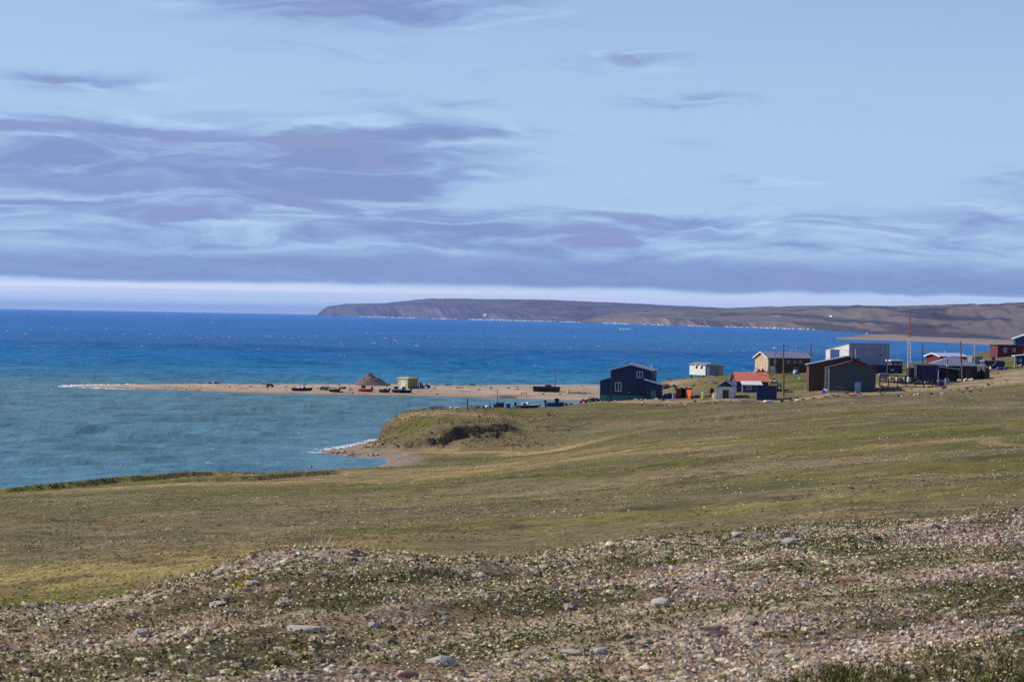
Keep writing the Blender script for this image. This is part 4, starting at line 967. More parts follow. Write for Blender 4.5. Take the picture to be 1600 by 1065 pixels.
def brown_hall():
    d = 600.; m = d / F
    h = thing('long_brown_building', 'long brown building with sunlit tan gable end and grey roof', 'building', 1201, 583, d, 19)
    W = 73 * m; D = 6.8; hw = 25.5 * m
    gable(h, W, D, hw, 8.5 * m, brown, roofgrey, white, .4, 'x', .5, -1.5)
    n = 5; 
    for k in range(n):  # gable end sheets, sunlight painted in as a pale tan
        y0 = k * D / n; y1 = y0 + D / n - .04; zt = lambda y: hw + 8.5 * m * (1 - abs(y / (D / 2) - 1)) - .1
        MB().prismx([(y0 + .02, -.9), (y1, -.9), (y1, zt(y1)), (y0 + .02, zt(y0 + .02))] if not (y0 < D / 2 < y1) else [(y0 + .02, -.9), (y1, -.9), (y1, zt(y1)), (D / 2, zt(D / 2)), (y0 + .02, zt(y0 + .02))], -.05, -.004).build('sunlit_gable_sheet', tan, h)
    for x in (8, 32, 42.5, 52): window(h, x * m, hw - 8 * m, .75, .6, 0, cream)
    MB().box(-.02, .35, -.05, -.004, -.9, hw - .1).build('corner_board', tan, h)
    door(h, 3.5 * m, .9, 2.0, 0, white, -.3); door(h, 42 * m, 1.1, 2.0, 0, metalg, -.5)
    # stair and landing at the near corner
    lo = MB().box(-2.6, 2.6, -2.2, -.2, -.35, -.2).build('landing', woodg, h)
    for x in (-2.5, -.9, .8, 2.4): MB().box(x, x + .1, -2.2, -2.1, -1.4, .75).build('rail_post', woodg, lo)
    MB().box(-2.6, 2.6, -2.22, -2.14, .76, .84).build('hand_rail', woodg, lo)
    pipe(h, W * .3, D * .35, hw + .5, hw + 1.6, .06); pipe(h, W * .8, D * .5, hw + .7, hw + 2.2, .05, pale)
brown_hall()

def metal_hall():
    d = 610.; m = d / F
    h = thing('metal_hall', 'tall grey metal hall with slanted top and pale sunlit end', 'hall', 1327, 577, d, 27)
    W = 76 * m; D = 9.0; hf = 40.5 * m; hb = 30 * m
    wall = paint('grey_cladding', (150, 154, 176), .6, .12, 1.0, streak=True)
    MB().prismx([(0, -1.5), (D, -1.5), (D, hb), (0, hf)], 0, W).build('wall', wall, h)
    s = (hb - hf) / D
    MB().prismx([(-.1, hf + .02), (D + .2, hb - .02), (D + .2, hb + .13), (-.1, hf + .17)], -.12, W + .12).build('roof', metalg, h)
    MB().prismx([(.03, -1.2), (D - .03, -1.2), (D - .03, hb - .02), (.03, hf - .02)], -.05, -.004).build('sunlit_cladding', white, h)  # white over the grey wall: sunlight on this end put into the colour
    MB().box(-.1, -.055, 3.7, 7.2, -.6, 31 * m).build('roller_door', blueroof, h)
    MB().box(-.13, -.105, 3.9, 7.0, 1.4, 1.5).build('door_rail', pale, h)
    for y, z, w in ((1.2, 2.2, .7), (7.8, 1.4, .6)): window(h, y, z, w, .6, -.05, pale, 'l', 0)
    for z in range(1, 5): pass
    MB().box(.0, .14, -.06, -.004, -.9, hf).build('corner_trim', pale, h); MB().box(W - .14, W + .02, -.06, -.004, -.9, hf + .2).build('corner_trim', pale, h)
    MB().box(W * .78, W * .8, -.05, -.004, hf * .55, hf * .6).build('wall_lamp', black, h)
    MB().box(W * .93, W * .97, -.05, -.004, .5, 2.4).build('door', tarpn, h)
    k = 9
    for i in range(1, k): MB().box(i * W / k - .03, i * W / k + .03, -.03, -.002, -.9, hf - .1).build('cladding_seam', wall, h)
metal_hall()

def green_house():
    d = 520.; m = d / F
    h = thing('gable_house', 'grey-green gable house with red barge board and brown block behind', 'house', 1297, 612, d, -2)
    W = 72 * m; hw = 37.5 * m
    gable(h, W, 5.0, hw, 9.0 * m, dgreen, dkroof, redtrim, .25, 'y', .46, -1.0)
    # taller brown block behind, running out to the left
    x0 = -29 * m; W2 = 100 * m; z0 = 41 * m
    MB().prism([(x0, -1), (x0 + W2, -1), (x0 + W2, 38 * m), (x0 + 62 * m, 53.5 * m), (x0, 40 * m)], 5.3, 12.0).build('rear_wall', brown, h)
    MB().prism([(x0 - .35, 39.7 * m), (x0 + 62 * m, 54.2 * m), (x0 + W2 + .3, 37.8 * m), (x0 + W2 + .3, 37.8 * m + .14), (x0 + 62 * m, 54.2 * m + .14), (x0 - .35, 39.7 * m + .14)], 5.0, 12.3).build('rear_roof', roofgrey, h)
    MB().box(-4.2 * m, -.6 * m, 5.2, 5.29, .2, 38 * m).build('white_door', white, h)
    door(h, 39.5 * m, 9.5 * m, 15 * m, 0, lblue)
    MB().box(39 * m, 49.5 * m, -.1, -.005, 15.3 * m, 17.5 * m).build('door_lintel', tarpb, h)
    pipe(h, W * .52, 4.3, hw + .7, hw + 2.9, .07); pipe(h, W * .62, 6.4, hw + .9, hw + 3.2, .06, white); pipe(h, W * .57, 6.5, hw + .9, hw + 2.0, .12, tarpn)
    MB().box(W * .54, W * .7, 5.4, 6.0, hw + 1.1, hw + 1.7).build('roof_box', tarpn, h)
    MB().box(8 * m, 26 * m, -.07, -.004, 6 * m, 8 * m).build('wall_rail', woodg, h)
green_house()

def navy_store():
    d = 585.; m = d / F
    h = thing('dark_store', 'long dark navy store with a flat roof behind the walkway', 'shed', 1362, 580, d, 3)
    W = 49 * m; shed(h, W, 5.0, 13 * m, 12 * m, tarpn, navy, .2, -1.2)
    for k in (31, 34): MB().box(k * m, (k + 2.2) * m, -.06, -.004, 5.5 * m, 7.5 * m).build('wall_vent', white, h)
    h = thing('pale_roof_shed', 'small blue-grey shed with pale slab roof right of the metal hall', 'shed', 1394, 577, 604., 8)
    m = 604 / F; W = 17 * m
    shed(h, W, 3.5, 14.5 * m, 14.5 * m, MATS['slate_boards'], white, .35, -1.5, th=.28); window(h, .5, 1.1, .6, .5); window(h, 1.6, 1.0, .4, .5)
navy_store()

def walkway():
    d = 533.; m = d / F
    h = thing('timber_walkway', 'dark raised timber walkway with railings beside the grey-green house', 'walkway', 1375, 603, d, 0)
    L = 98 * m; s = -4 * m / L
    MB().prism([(0, 8 * m), (L, 4.5 * m), (L, 4.5 * m + .2), (0, 8 * m + .2)], 0, 1.6).build('deck', darkw, h)
    MB().prism([(0, 19 * m), (L, 14.5 * m), (L, 14.5 * m + .14), (0, 19 * m + .14)], -.08, -.0).build('hand_rail', darkw, h)
    for k in range(8):
        x = k * L / 7 * .985; z = 8 * m + s * x
        MB().box(x, x + .16, -.02, .12, -1.6, z - .003).build('post', darkw, h)
        MB().box(x, x + .12, -.07, -.005, z + .21, 19 * m - (4.5 * m) * x / L - .003).build('rail_post', darkw, h)
    MB().prism([(0, 13.5 * m), (L, 9.2 * m), (L, 9.2 * m + .1), (0, 13.5 * m + .1)], -.06, -.01).build('mid_rail', darkw, h)
    for k in range(9): 
        x = .9 + k * 1.28; MB().box(x, x + .1, -.09, -.065, 8 * m + s * x + .2, 18.5 * m + s * x).build('baluster', woodg, h)
walkway()

def dark_houses():
    d = 545.; m = d / F
    h = thing('dark_workshop', 'low black-walled workshop with a pale door panel at left', 'workshop', 1421, 600, d, 0)
    MB().box(0, 12 * m, 0, 4, -1, 23 * m).build('side_wall', darkw, h)
    shed(h, 34 * m, 5, 27 * m, 29 * m, tarpn, dkroof, .15, -1, 12 * m + .01, .1)
    MB().box(8 * m, 12 * m, -.08, -.005, 7 * m, 23.5 * m).build('door', paint('lilac_door', (160, 154, 172), .7, .2), h)
    MB().box(22 * m, 34 * m, -.07, .095, 8 * m, 13 * m).build('wall_panel', dkroof, h)
    d = 552.; m = d / F
    h = thing('grey_roofed_house', 'dark house under a broad pale grey hipped roof beside the track', 'house', 1455, 598, d, -3)
    W = 72 * m; D = 9.0; hw = 25.5 * m; rz = 40 * m
    MB().box(0, W, 0, D, -1.2, hw).build('wall', darkw, h)
    e = .35; A = (-e, -e, hw); B = (W + e, -e, hw); C_ = (W + e, D + e, hw); E_ = (-e, D + e, hw); R0 = (33 * m, 2.2, rz); R1 = (44 * m, D * .7, rz)
    up = lambda p: (p[0], p[1], p[2] + .14)
    MB().add([A, B, C_, E_, up(A), up(B), up(C_), up(E_), up(R0), up(R1)],
             [(3, 2, 1, 0), (0, 1, 5, 4), (1, 2, 6, 5), (2, 3, 7, 6), (3, 0, 4, 7), (4, 5, 8), (5, 6, 9, 8), (6, 7, 9), (7, 4, 8, 9)]).build('roof', roofgrey, h)
    MB().prism([(3 * m, 24.4 * m), (44 * m, 20.5 * m), (44 * m, 20.5 * m + .12), (3 * m, 24.4 * m + .12)], -1.6, -.36).build('porch_roof', pale, h)
    for x in (10, 24, 43): MB().box(x * m, x * m + .12, -1.5, -1.38, -1.0, 20.3 * m).build('porch_post', woodg, h)
    door(h, 14 * m, .95, 2.0, 0, black); MB().box(43.5 * m, 49 * m, -.2, -.005, 0, 19.5 * m).build('hanging_net', net, h)
    MB().box(54 * m, 63 * m, -.06, -.004, .1, 22 * m).build('wall_panel', brown, h)
    window(h, 29 * m, 1.0, .9, .8, 0, dkroof)
    d = 572.; m = d / F
    h = thing('white_eaved_house', 'house with white eaves peeping over the grey hipped roof', 'house', 1470, 590, d, 20)
    gable(h, 46 * m, 6, 29 * m, 4.5 * m, maroon, paint('pale_roof', (176, 180, 204), .6, .15), white, .4, 'x', .5)
    pipe(h, 20 * m, 3, 33 * m, 36.5 * m, .07, white)
dark_houses()

def right_end():
    d = 600.; m = d / F
    h = thing('grey_container', 'plain grey shipping container behind the white flagpole', 'container', 1520, 574, d, 0)
    MB().box(0, 16 * m, 0, 6, -.8, 20 * m).build('body', metalg, h)
    for k in range(6): MB().box(.1 + k * 16 * m / 6, .2 + k * 16 * m / 6, -.04, -.003, .1, 19.5 * m).build('rib', metalg, h)
    MB().box(-.03, 16 * m + .03, -.03, 6.03, 20 * m + .004, 20 * m + .1).build('top_rail', metalg, h)
    d = 592.; m = d / F
    h = thing('long_low_shed', 'long low dark shed with pale roof edge and leaning white plank', 'shed', 1539, 576, d, 4)
    shed(h, 32 * m, 4, 14 * m, 13 * m, paint('slate_dark', (58, 62, 84), .8, .25, 2, streak=True), white, .15, -1)
    MB().prism([(11 * m, 6 * m), (17 * m, 12 * m), (17.6 * m, 11.4 * m), (11.6 * m, 5.2 * m)], -.5, -.2).build('leaning_plank', white, h)
    window(h, 26 * m, .6, .7, .6, 0, dkroof, mull=0)
    d = 640.; m = d / F
    h = thing('maroon_house', 'maroon house with two pale windows at the right edge', 'house', 1558, 557, d, 3)
    W = 66 * m; MB().box(0, W, 0, 7, -1.5, 19.5 * m).build('wall', maroon, h)
    MB().box(-.25, W + .25, -.25, 7.25, 19.5 * m + .003, 20.6 * m).build('roof', dkroof, h)
    window(h, 10.5 * m, 8.5 * m, 5 * m, 7.5 * m); window(h, 24.5 * m, 9.5 * m, 4.6 * m, 6 * m)
    MB().box(.0, .1, -.05, -.003, -1, 19 * m).build('corner_board', lblue, h); MB().box(8 * m, 20 * m, -.3, -.02, -.5, .12).build('step', redp, h)
    door(h, 42 * m, .95, 2.0, 0, white)
    d = 665.; m = d / F
    h = thing('blue_gable_house', 'dark blue house with a sloping pale roof edge above the maroon one', 'house', 1586, 540, d, -6, sink=-1.6)
    gable(h, 60 * m, 7, 12 * m, 11 * m, blueroof, white, pale, .35, 'y', .5, -4)
    window(h, 24 * m, 3 * m, 1.0, 1.1)
    d = 596.; m = d / F
    h = thing('navy_cabin', 'small navy cabin with pale sloping roof in front of the maroon house', 'cabin', 1589, 568, d, 0)
    MB().prism([(0, -1), (26 * m, -1), (26 * m, 18 * m), (0, 15.5 * m)], 0, 3).build('wall', navy, h)
    MB().prism([(-4 * m, 15.4 * m), (28 * m, 18.8 * m), (28 * m, 18.8 * m + .12), (-4 * m, 15.4 * m + .12)], -.3, 3.3).build('roof', white, h)
    door(h, 14 * m, .9, 1.9, 0, tarpb); window(h, 3 * m, .9, .7, .6)
right_end()

# ------------------------------------------------------------------ sheds on the shore
def store_shed():
    d = 524.; m = d / F
    h = thing('open_rust_shed', 'rust-red box shed standing open with a bright orange door', 'shed', 1057.5, 624, d, -6)
    W = 23 * m; H = 15 * m
    MB().box(0, 8.5 * m, 0, .12, -.5, H).build('front_panel', rust, h); MB().box(0, .12, .125, 2.6, -.5, H).build('side_panel', rust, h)
    MB().box(W - .12, W, 0, 2.6, -.5, H).build('side_panel', rust, h); MB().box(.125, W - .125, 2.5, 2.6, -.5, H).build('back_panel', black, h)  # black back panel paints in the darkness of the open inside
    MB().box(-.1, W + .1, -.1, 2.7, H + .003, H + .1).build('roof', dkroof, h)
    MB().prismz([(15.6 * m, -.05), (15.9 * m, -.02), (24.4 * m, -1.02), (24.0 * m, -1.07)], .02, H - .05).build('door', orange, h)
    for k in range(5): MB().blob(1 + k * .42, .8 + .3 * (k % 2), H + .22, .28, .3, .16, k).build('roof_bundle', white if k % 2 else woodg, h)
store_shed()
def yellow_hut():
    d = 745.; m = d / F
    h = thing('yellow_hut', 'yellow hut with sunlit white front doors alone on the sand spit', 'hut', 639, 606, d, 44, on='s')
    W = 20 * m; D = 24 * m; H = 15.0 * m
    MB().box(0, W, 0, D, -.5, H).build('wall', paint('shaded_yellow', (150, 148, 84), .8, .25, 2., streak=True), h)  # darker copy of the yellow, shade of the walls put into the paint
    MB().box(-.25, W + .25, -.25, D + .25, H + .003, H + .3).build('roof_rim', yellow, h)
    MB().box(.1, W - .1, .1, D - .1, H + .304, H + .42).build('roof', white, h)
    n = 4
    for k in range(n): MB().box(-.06, -.004, .05 + k * (D - .1) / n, (k + 1) * (D - .1) / n - .02, .0, H - .08).build('door_panel', white if k in (1, 2) else yellow, h)  # white and brighter yellow paint the sunlight onto the left face
    for y in (.35, D - 1.2): MB().box(-.1, -.065, y, y + .8, H * .55, H * .88).build('shutter', white, h)
    for y in (.65, D - .9): MB().box(-.13, -.105, y, y + .3, H * .66, H * .8).build('lamp', black, h)
    MB().box(-.8, -.08, D * .3, D * .7, -.3, .12).build('step', white, h)
yellow_hut()
def pile():
    d = 772.; m = d / F
    x, y = UX(583, d), d; n = 46; k = 26; R = 30 * m; H = 18.5 * m; V = []; Fs = []
    for i in range(k):
        r = i / (k - 1)
        for j in range(n):
            t = 2 * math.pi * j / n; px, py = math.cos(t) * r, math.sin(t) * r
            z = H * (1 - r ** 1.12) * (1.0 + 0.42 * (float(fbm(np.array([px * 4.2 + 5]), np.array([py * 4.2 + 2]), 4, 1)[0]) - .5)) + (.28 if 0.12 < r < .3 and px > -0.3 else 0) * (.5 - abs(r - .2) * 4)
            rr = r * (1 + .12 * (float(fbm(np.array([t * 1.5]), np.array([1.0]), 3, 2)[0]) - .5))
            V.append((math.cos(t) * rr * R + (1 - r) * -1.0, math.sin(t) * rr * R * .9, z))
    Fs = [(i * n + j, i * n + (j + 1) % n, (i + 1) * n + (j + 1) % n, (i + 1) * n + j) for i in range(k - 1) for j in range(n)]
    o = MB().add(V, Fs).build('gravel_pile', gravelm, None, True); o.location = (x, y, sz(x, y) - .15)
    tag(o, 'tall brown cone of heaped gravel on the sand spit', 'gravel pile')
pile()

# ------------------------------------------------------------------ poles and masts
def pole(u, v, top, d, label, lean=0.0, r=.14, mat=polew, cross=False, name='utility_pole', cat='pole', on='g', group='village poles'):
    h = thing(name, label, cat, u, v, d, 0, group, on, .1)
    H = (v - top) * d / F
    h.rotation_euler = (0, math.radians(lean), 0)
    MB().bar((0, 0, -.8), (0, 0, H), r, 8, r * .75).build('shaft', mat, h)
    return h, H
h, H = pole(1226, 620, 537, 515, 'thick wooden pole right of the navy box shed', -1.2, .17); MB().box(-.1, .1, -.25, .25, H - .5, H - .38).build('cross_arm', polew, h)
h, H = pole(1212, 584, 544, 594, 'grey lamp post with flat head in front of the brown building', -1, .1, metalg, name='lamp_post', cat='lamp post'); MB().lathe([(.1, H), (.42, H + .02), (.36, H + .14), (.05, H + .2)], 12).build('lamp_head', white, h)
h, H = pole(1268, 597, 535, 545, 'wooden pole at the left corner of the brown gable block', -.8, .13)
for z in (.75, .85): MB().bar((-.3, 0, H * z), (.3, 0, H * z), .03).build('cross_arm', redtrim, h)
h, H = pole(1387, 592, 541, 560, 'pale pole in front of the right end of the metal hall', 0, .1, woodg); MB().box(-.2, .2, -.2, .2, H * .55, H * .62).build('junction_box', pale, h)
h, H = pole(868.5, 604, 565, 742, 'lone wooden pole on the sand spit beside the dark barge', -.6, .13, on='s')
h, H = pole(1442, 578, 532, 590, 'thin dark antenna pole with a small white dish', 0, .1, darkw, name='antenna_pole', cat='antenna')
MB().lathe([(.02, 0), (.3, -.08), (.36, -.14)], 12, (.25, -.1, H * .82), 'y').build('dish', white, h)
for k in range(5): MB().bar((-.25, 0, H * (.3 + .13 * k)), (.3, 0, H * (.3 + .13 * k)), .03).build('rung', woodg, h)
h, H = pole(1505, 597, 533, 545, 'leaning pole with red stripe in front of the hipped roof', -4.2, .16); MB().bar((0, 0, H * .5), (0, 0, H * .62), .165, 8).build('red_sleeve', redtrim, h)
h, H = pole(1523, 574, 530, 580, 'slender white flagpole beside the grey container', -.3, .09, white)
h, H = pole(1519, 570, 547, 585, 'short pale post left of the grey container', 0, .09, woodg); MB().blob(0, 0, H, .16, .16, .16, 3).build('cap', white, h)
h, H = pole(732, 638, 620, 478, 'short dark post at the bank edge left of the heap', 0, .1, darkw)
h, H = pole(779, 636, 607, 483, 'thin bare stick rising behind the white tent', 0, .06, darkw)
h, H = pole(1586, 573, 556, 595, 'pale gate post in front of the navy cabin', 0, .1, white)
h, H = pole(1481, 604, 563, 540, 'dark post with a white cap before the porch', 0.6, .09, darkw); MB().box(-.2, .2, -.2, .2, H * .7, H * .78).build('sign_board', white, h)
h, H = pole(1467, 601, 576, 541, 'pale post with a blue sign board by the workshop', 0, .08, pale, name='sign_post', cat='sign'); MB().box(-.4, .4, -.06, .0, H - .28, H).build('sign_board', tarpb, h)
h, H = pole(1289, 612, 588, 517, 'rough driftwood post left of the grey-green house', 2, .1, woodg)
h, H = pole(576, 606, 598, 752, 'small stake on the sand below the gravel heap', 0, .05, darkw, on='s')
def mast():
    d = 588.; m = d / F
    h = thing('lattice_mast', 'tall red and white lattice radio mast', 'mast', 1421, 578, d, 0, sink=.2)
    n = 11; H = (578 - 487) * m; base = 2.3
    MB().box(-.28, .28, -.28, .28, -.6, base).build('equipment_box', white, h)
    for k in range(n):
        z0 = base + .01 + k * (H - base) / n; z1 = base + (k + 1) * (H - base) / n - .01; w0 = .34 - .2 * k / n; w1 = .34 - .2 * (k + 1) / n; b = MB()
        c0 = [(w0, w0), (-w0, w0), (-w0, -w0), (w0, -w0)]; c1 = [(w1, w1), (-w1, w1), (-w1, -w1), (w1, -w1)]
        for i in range(4):
            b.bar((*c0[i], z0), (*c1[i], z1), .036, 5); j = (i + 1) % 4
            b.bar((*c0[i], z0), (*c1[j], z1), .028, 4); b.bar((*c0[i], z0), (*c0[j], z0), .028, 4)
        b.build('mast_section', white if k < 6 else paint('mast_red', (172, 106, 100), .6, .2), h)
    MB().bar((0, 0, H), (0, 0, H + 1.6), .035).build('tip_antenna', redtrim, h)
mast()
def wire(a, b, za, zb, sag, d, label):
    """a sagging line between two points given by column and distance"""
    (ua, da), (ub, db) = a, b; p = np.array([UX(ua, da), da, za]); q = np.array([UX(ub, db), db, zb]); mb = MB(); n = 10; pr = None
    for k in range(n + 1):
        t = k / n; r = p * (1 - t) + q * t; r[2] -= sag * 4 * t * (1 - t)
        if pr is not None: mb.bar(pr, r, .022, 4)
        pr = r
    tag(mb.build('overhead_wire', pale if d else black), label, 'wire')
zt = lambda u, d, v, top: gz(UX(u, d), d) + (v - top) * d / F - .3
wire((1224, 515), (1267, 545), zt(1226, 515, 620, 537), zt(1268, 545, 597, 535), .5, 0, 'dark line sagging from the thick pole to the brown gable block pole')
wire((1267, 545), (1387, 560), zt(1268, 545, 597, 535), zt(1387, 560, 592, 541), .8, 0, 'dark line sagging past the metal hall to the pale pole')
wire((1267, 545), (1300, 600), zt(1268, 545, 597, 535), zt(1300, 600, 577, 557), .1, 1, 'pale stay line running down from a pole to the metal hall')
# ------------------------------------------------------------------ boats
def boat(label, u, v, d, L, B, H, hull, yaw, on='g', deck=white, motor=True, cabin=None, extra=None, name='open_boat', roll=0.0):
    h = thing(name, label, 'boat', u, v, d, yaw, 'boats drawn up on land', on)
    h.rotation_euler = (math.radians(roll), 0, math.radians(yaw))
    st = [(-.5, .86, .30, .92), (-.3, .96, .22, .90), (0, 1.0, .18, .92), (.25, .86, .22, .98), (.4, .52, .34, 1.08), (.5, .05, .62, 1.2)]
    V = []; n = 7
    for t, w, kz, gz_ in st:
        b = B / 2 * w; V += [(t * L, -b, H * gz_), (t * L, -b * .86, H * (kz + .28)), (t * L, -b * .45, H * kz * .5), (t * L, 0, H * (kz * .35 if t < .45 else kz)),
                              (t * L, b * .45, H * kz * .5), (t * L, b * .86, H * (kz + .28)), (t * L, b, H * gz_)]
    Fs = [(i * n + j, i * n + j + 1, (i + 1) * n + j + 1, (i + 1) * n + j) for i in range(len(st) - 1) for j in range(n - 1)] + [tuple(range(n))]
    hu = MB().add(V, Fs).build('hull', hull, h, True)
    md = hu.modifiers.new('thick', 'SOLIDIFY'); md.thickness = .06; md.offset = 1
    b = MB()
    for sg in (0, 6):
        for i in range(len(st) - 1): b.bar(V[i * n + sg], V[(i + 1) * n + sg], .05, 5)
    b.build('gunwale', deck, h)
    MB().prismz([(-.48 * L, -B * .36), (.3 * L, -B * .36), (.42 * L, 0), (.3 * L, B * .36), (-.48 * L, B * .36)], H * .42, H * .46).build('floor', darkw, h)
    for t in (-.22, .08): MB().box(t * L, t * L + .3, -B * .44, B * .44, H * .66, H * .74).build('seat', deck, h)
    MB().prismz([(.22 * L, -B * .42), (.4 * L, -B * .22), (.47 * L, 0), (.4 * L, B * .22), (.22 * L, B * .42)], H * .97, H * 1.03).build('bow_deck', deck, h)
    if motor:
        mo = MB().box(-.5 * L - .42, -.5 * L - .02, -.17, .17, H * .95, H * .95 + .45).build('outboard_motor', black, h)
        MB().box(-.5 * L - .32, -.5 * L - .16, -.07, .07, H * .1, H * .95 - .003).build('motor_leg', black, mo)
    if cabin:
        MB().prismx([(-B * .36, H), (B * .36, H), (B * .3, H + .75), (-B * .3, H + .75)], -.02 * L, .2 * L).build('cabin', cabin, h)
        MB().prismx([(-B * .3, H + .3), (B * .3, H + .3), (B * .27, H + .66), (-B * .27, H + .66)], .2 * L + .003, .2 * L + .04).build('windscreen', glass, h)
    if extra: 
        MB().blob(-.15 * L, 0, H * .8, .5, B * .3, .45, 5).build('cargo', extra, h)
    return h
boat('dark blue boat with raised bow at the bank edge', 869, 635, 508, 3.1, 1.5, .75, paint('boat_blue', (38, 68, 110), .5, .2), 6, cabin=tarpn, deck=blueroof)
boat('navy boat with long white panel beside the bundles on the bank', 826, 638, 496, 3.8, 1.5, .55, tarpn, 2, extra=tarpn)
boat('red and white boat with purple cover at the lagoon edge', 571, 617, 716, 3.6, 1.6, .9, redp, 160, 's', white, True, tarpn)
boat('dark boat with pale gear, leftmost pair on the spit', 466, 615, 715, 3.0, 1.5, .8, tarpn, 175, 's', white, True, None, white)
boat('slim boat with white cover, right of the leftmost pair', 479, 615, 717, 3.2, 1.4, .7, darkw, 5, 's', white, True, None, white)
boat('black boat beside the machines left of the red boat', 523, 617, 713, 2.9, 1.4, .8, black, 150, 's', white, True, None, tarpn)
boat('small dark green boat right of the red one', 601, 618, 714, 2.5, 1.3, .75, paint('boat_green', (30, 62, 64), .5, .2), 170, 's', dkroof, True, None, darkw)
boat('black and white boat, left one of the pair under the yellow hut', 622, 618, 714, 2.9, 1.4, .85, black, 155, 's', white, True, tarpn)
boat('pale-decked boat, right one of the pair under the yellow hut', 634, 618, 714, 3.0, 1.5, .8, tarpn, 160, 's', pale, True, metalg)

# ------------------------------------------------------------------ quad bikes
def quad(label, u, v, d, yaw, body, on='g', s=1.0):
    h = thing('quad_bike', label, 'quad bike', u, v, d, yaw, 'quad bikes', on); h.scale = (s, s, s)
    MB().prismx([(-.85, .45), (.75, .45), (.85, .62), (.5, .85), (.1, .7), (-.4, .72), (-.85, .68)], -.28, .28).build('body', body, h)
    MB().box(-.18, .18, -.5, .15, .73, .86).build('seat', black, h)
    for x in (-.48, .48):
        for y in (-.6, .6):
            w = MB().lathe([(.18, -.12), (.3, -.12), (.32, 0), (.3, .12), (.18, .12)], 12, (x, y, .31), 'x').build('wheel', black, h, True)
            MB().lathe([(.15, -.13), (.15, .13)], 8, (x, y, .31), 'x').build('rim', metalg, w)
    b = MB(); b.bar((0, .35, .8), (0, .22, 1.1), .03); b.bar((-.38, .15, 1.12), (.38, .15, 1.12), .025); b.build('handlebar', black, h)
    for y0, y1 in ((-.95, -.45), (.5, .95)):
        r = MB()
        for k in range(5): r.box(-.4 + k * .19, -.37 + k * .19, y0, y1, .88, .91)
        r.build('rack', metalg, h)
    return h
quad('red quad bike seen head-on by the beach left of the navy house', 913, 627, 534, 8, redp)
quad('dark quad bike loaded with gear against the navy house', 931, 626, 532, 70, tarpn)
quad('black quad bike with purple rack, right of the first', 924, 626, 536, 25, black)
quad('black quad bike on the spit left of the red boat', 507, 614, 722, 60, black, 's')
quad('grey quad bike on the spit beside the black boat', 515, 615, 720, 110, dkroof, 's')
quad('far quad bike on the spit nearest the tip', 423, 611, 735, 80, darkw, 's')
quad('dark quad bike parked right of the yellow hut', 667, 604, 750, 80, black, 's', 1.15)

# ------------------------------------------------------------------ crates, drums, heaps
def crate(name, label, cat, u, v, d, w, h_, dp, m, yaw=0, on='g', lid=None, parts=True):
    h = thing(name, label, cat, u, v, d, yaw, None, on)
    MB().box(-w / 2, w / 2, 0, dp, -.15, h_).build('body', m, h)
    MB().box(-w / 2 - .04, w / 2 + .04, -.04, dp + .04, h_ + .003, h_ + .08).build('lid', lid or m, h)
    for x in (-w / 2 + .02, w / 2 - .1): MB().box(x, x + .08, -.035, -.003, -.1, h_ - .02).build('batten', lid or m, h)
    return h
def drum(label, u, v, d, m, on='g', r=.3, H=.9):
    h = thing('drum', label, 'drum', u, v, d, 0, 'drums', on)
    MB().lathe([(r, -.1), (r, H * .3), (r * 1.06, H * .33), (r, H * .36), (r, H * .63), (r * 1.06, H * .66), (r, H * .69), (r, H)], 14).build('barrel', m, h)
    MB().lathe([(r * 1.05, H + .002), (r * 1.05, H + .04)], 14).build('rim', m, h); return h
def heap(name, label, cat, u, v, d, w, h_, mats, n=5, on='g', dp=1.2):
    h = thing(name, label, cat, u, v, d, 0, None, on); r = random.Random(int(u * 7 + v))
    for k in range(n):
        x = (k + .5) / n * w - w / 2; hh = h_ * r.uniform(.55, 1.0)
        MB().blob(x, r.uniform(0, dp), hh * .35, w / n * r.uniform(.6, .95), dp * r.uniform(.3, .5), hh * .75, k + int(u)).build('bundle', mats[k % len(mats)], h)
    return h
def planks(name, label, cat, u, v, d, L, n, m, yaw=0, on='g', rise=.12):
    h = thing(name, label, cat, u, v, d, yaw, None, on); r = random.Random(int(u + v))
    for k in range(n):
        o = MB().box(-L / 2, L / 2, -.12, .12, 0, .07).build('plank', m[k % len(m)], h)
        o.location = (r.uniform(-.3, .3), r.uniform(-.6, .6), .02 + k * rise); o.rotation_euler = (0, r.uniform(-.04, .04), r.uniform(-.2, .2))
    return h
heap('tarpaulin', 'bright blue tarpaulin lump between navy house and rust shed', 'tarpaulin', 1048, 624, 526, 2.0, 1.3, [tarpb, blue], 3)
drum('purple drum beside the rust shed', 1054.5, 624, 523, paint('lilac_drum', (150, 130, 180), .5, .2), H=.95)
heap('junk_heap', 'low dark junk heap right of the rust shed', 'junk heap', 1094, 624, 522, 3.2, .6, [black, tarpn, darkw, woodg], 6)
h = thing('gas_bottle', 'white gas bottle with yellow foot in the dark junk', 'gas bottle', 1099.5, 623, 519); MB().lathe([(.16, .45), (.2, .6), (.2, .95), (.1, 1.12), (.06, 1.15)], 10).build('bottle', white, h); MB().lathe([(.22, -.1), (.22, .44)], 10).build('foot', paint('bright_yellow', (226, 214, 60), .6, .1), h)
heap('driftwood_heap', 'tan driftwood heap between junk and white shed', 'driftwood', 1110, 623, 520, 1.8, .7, [woodg, tan, woodg], 5)
crate('dark_crate', 'dark brown crate on the driftwood left of the white shed', 'crate', 1114, 619, 523, .7, 1.35, .5, darkw)
drum('cream drum touching the white shed', 1118, 622, 517, cream, H=1.1)
planks('plank_stack', 'pale planks lying in front of the navy box shed', 'planks', 1172, 626, 505, 3.0, 3, [woodg, pale])
heap('white_sheet', 'crumpled white sheet at the foot of the navy box shed', 'sheet', 1203, 626, 503, 1.6, .5, [white, lblue], 3)
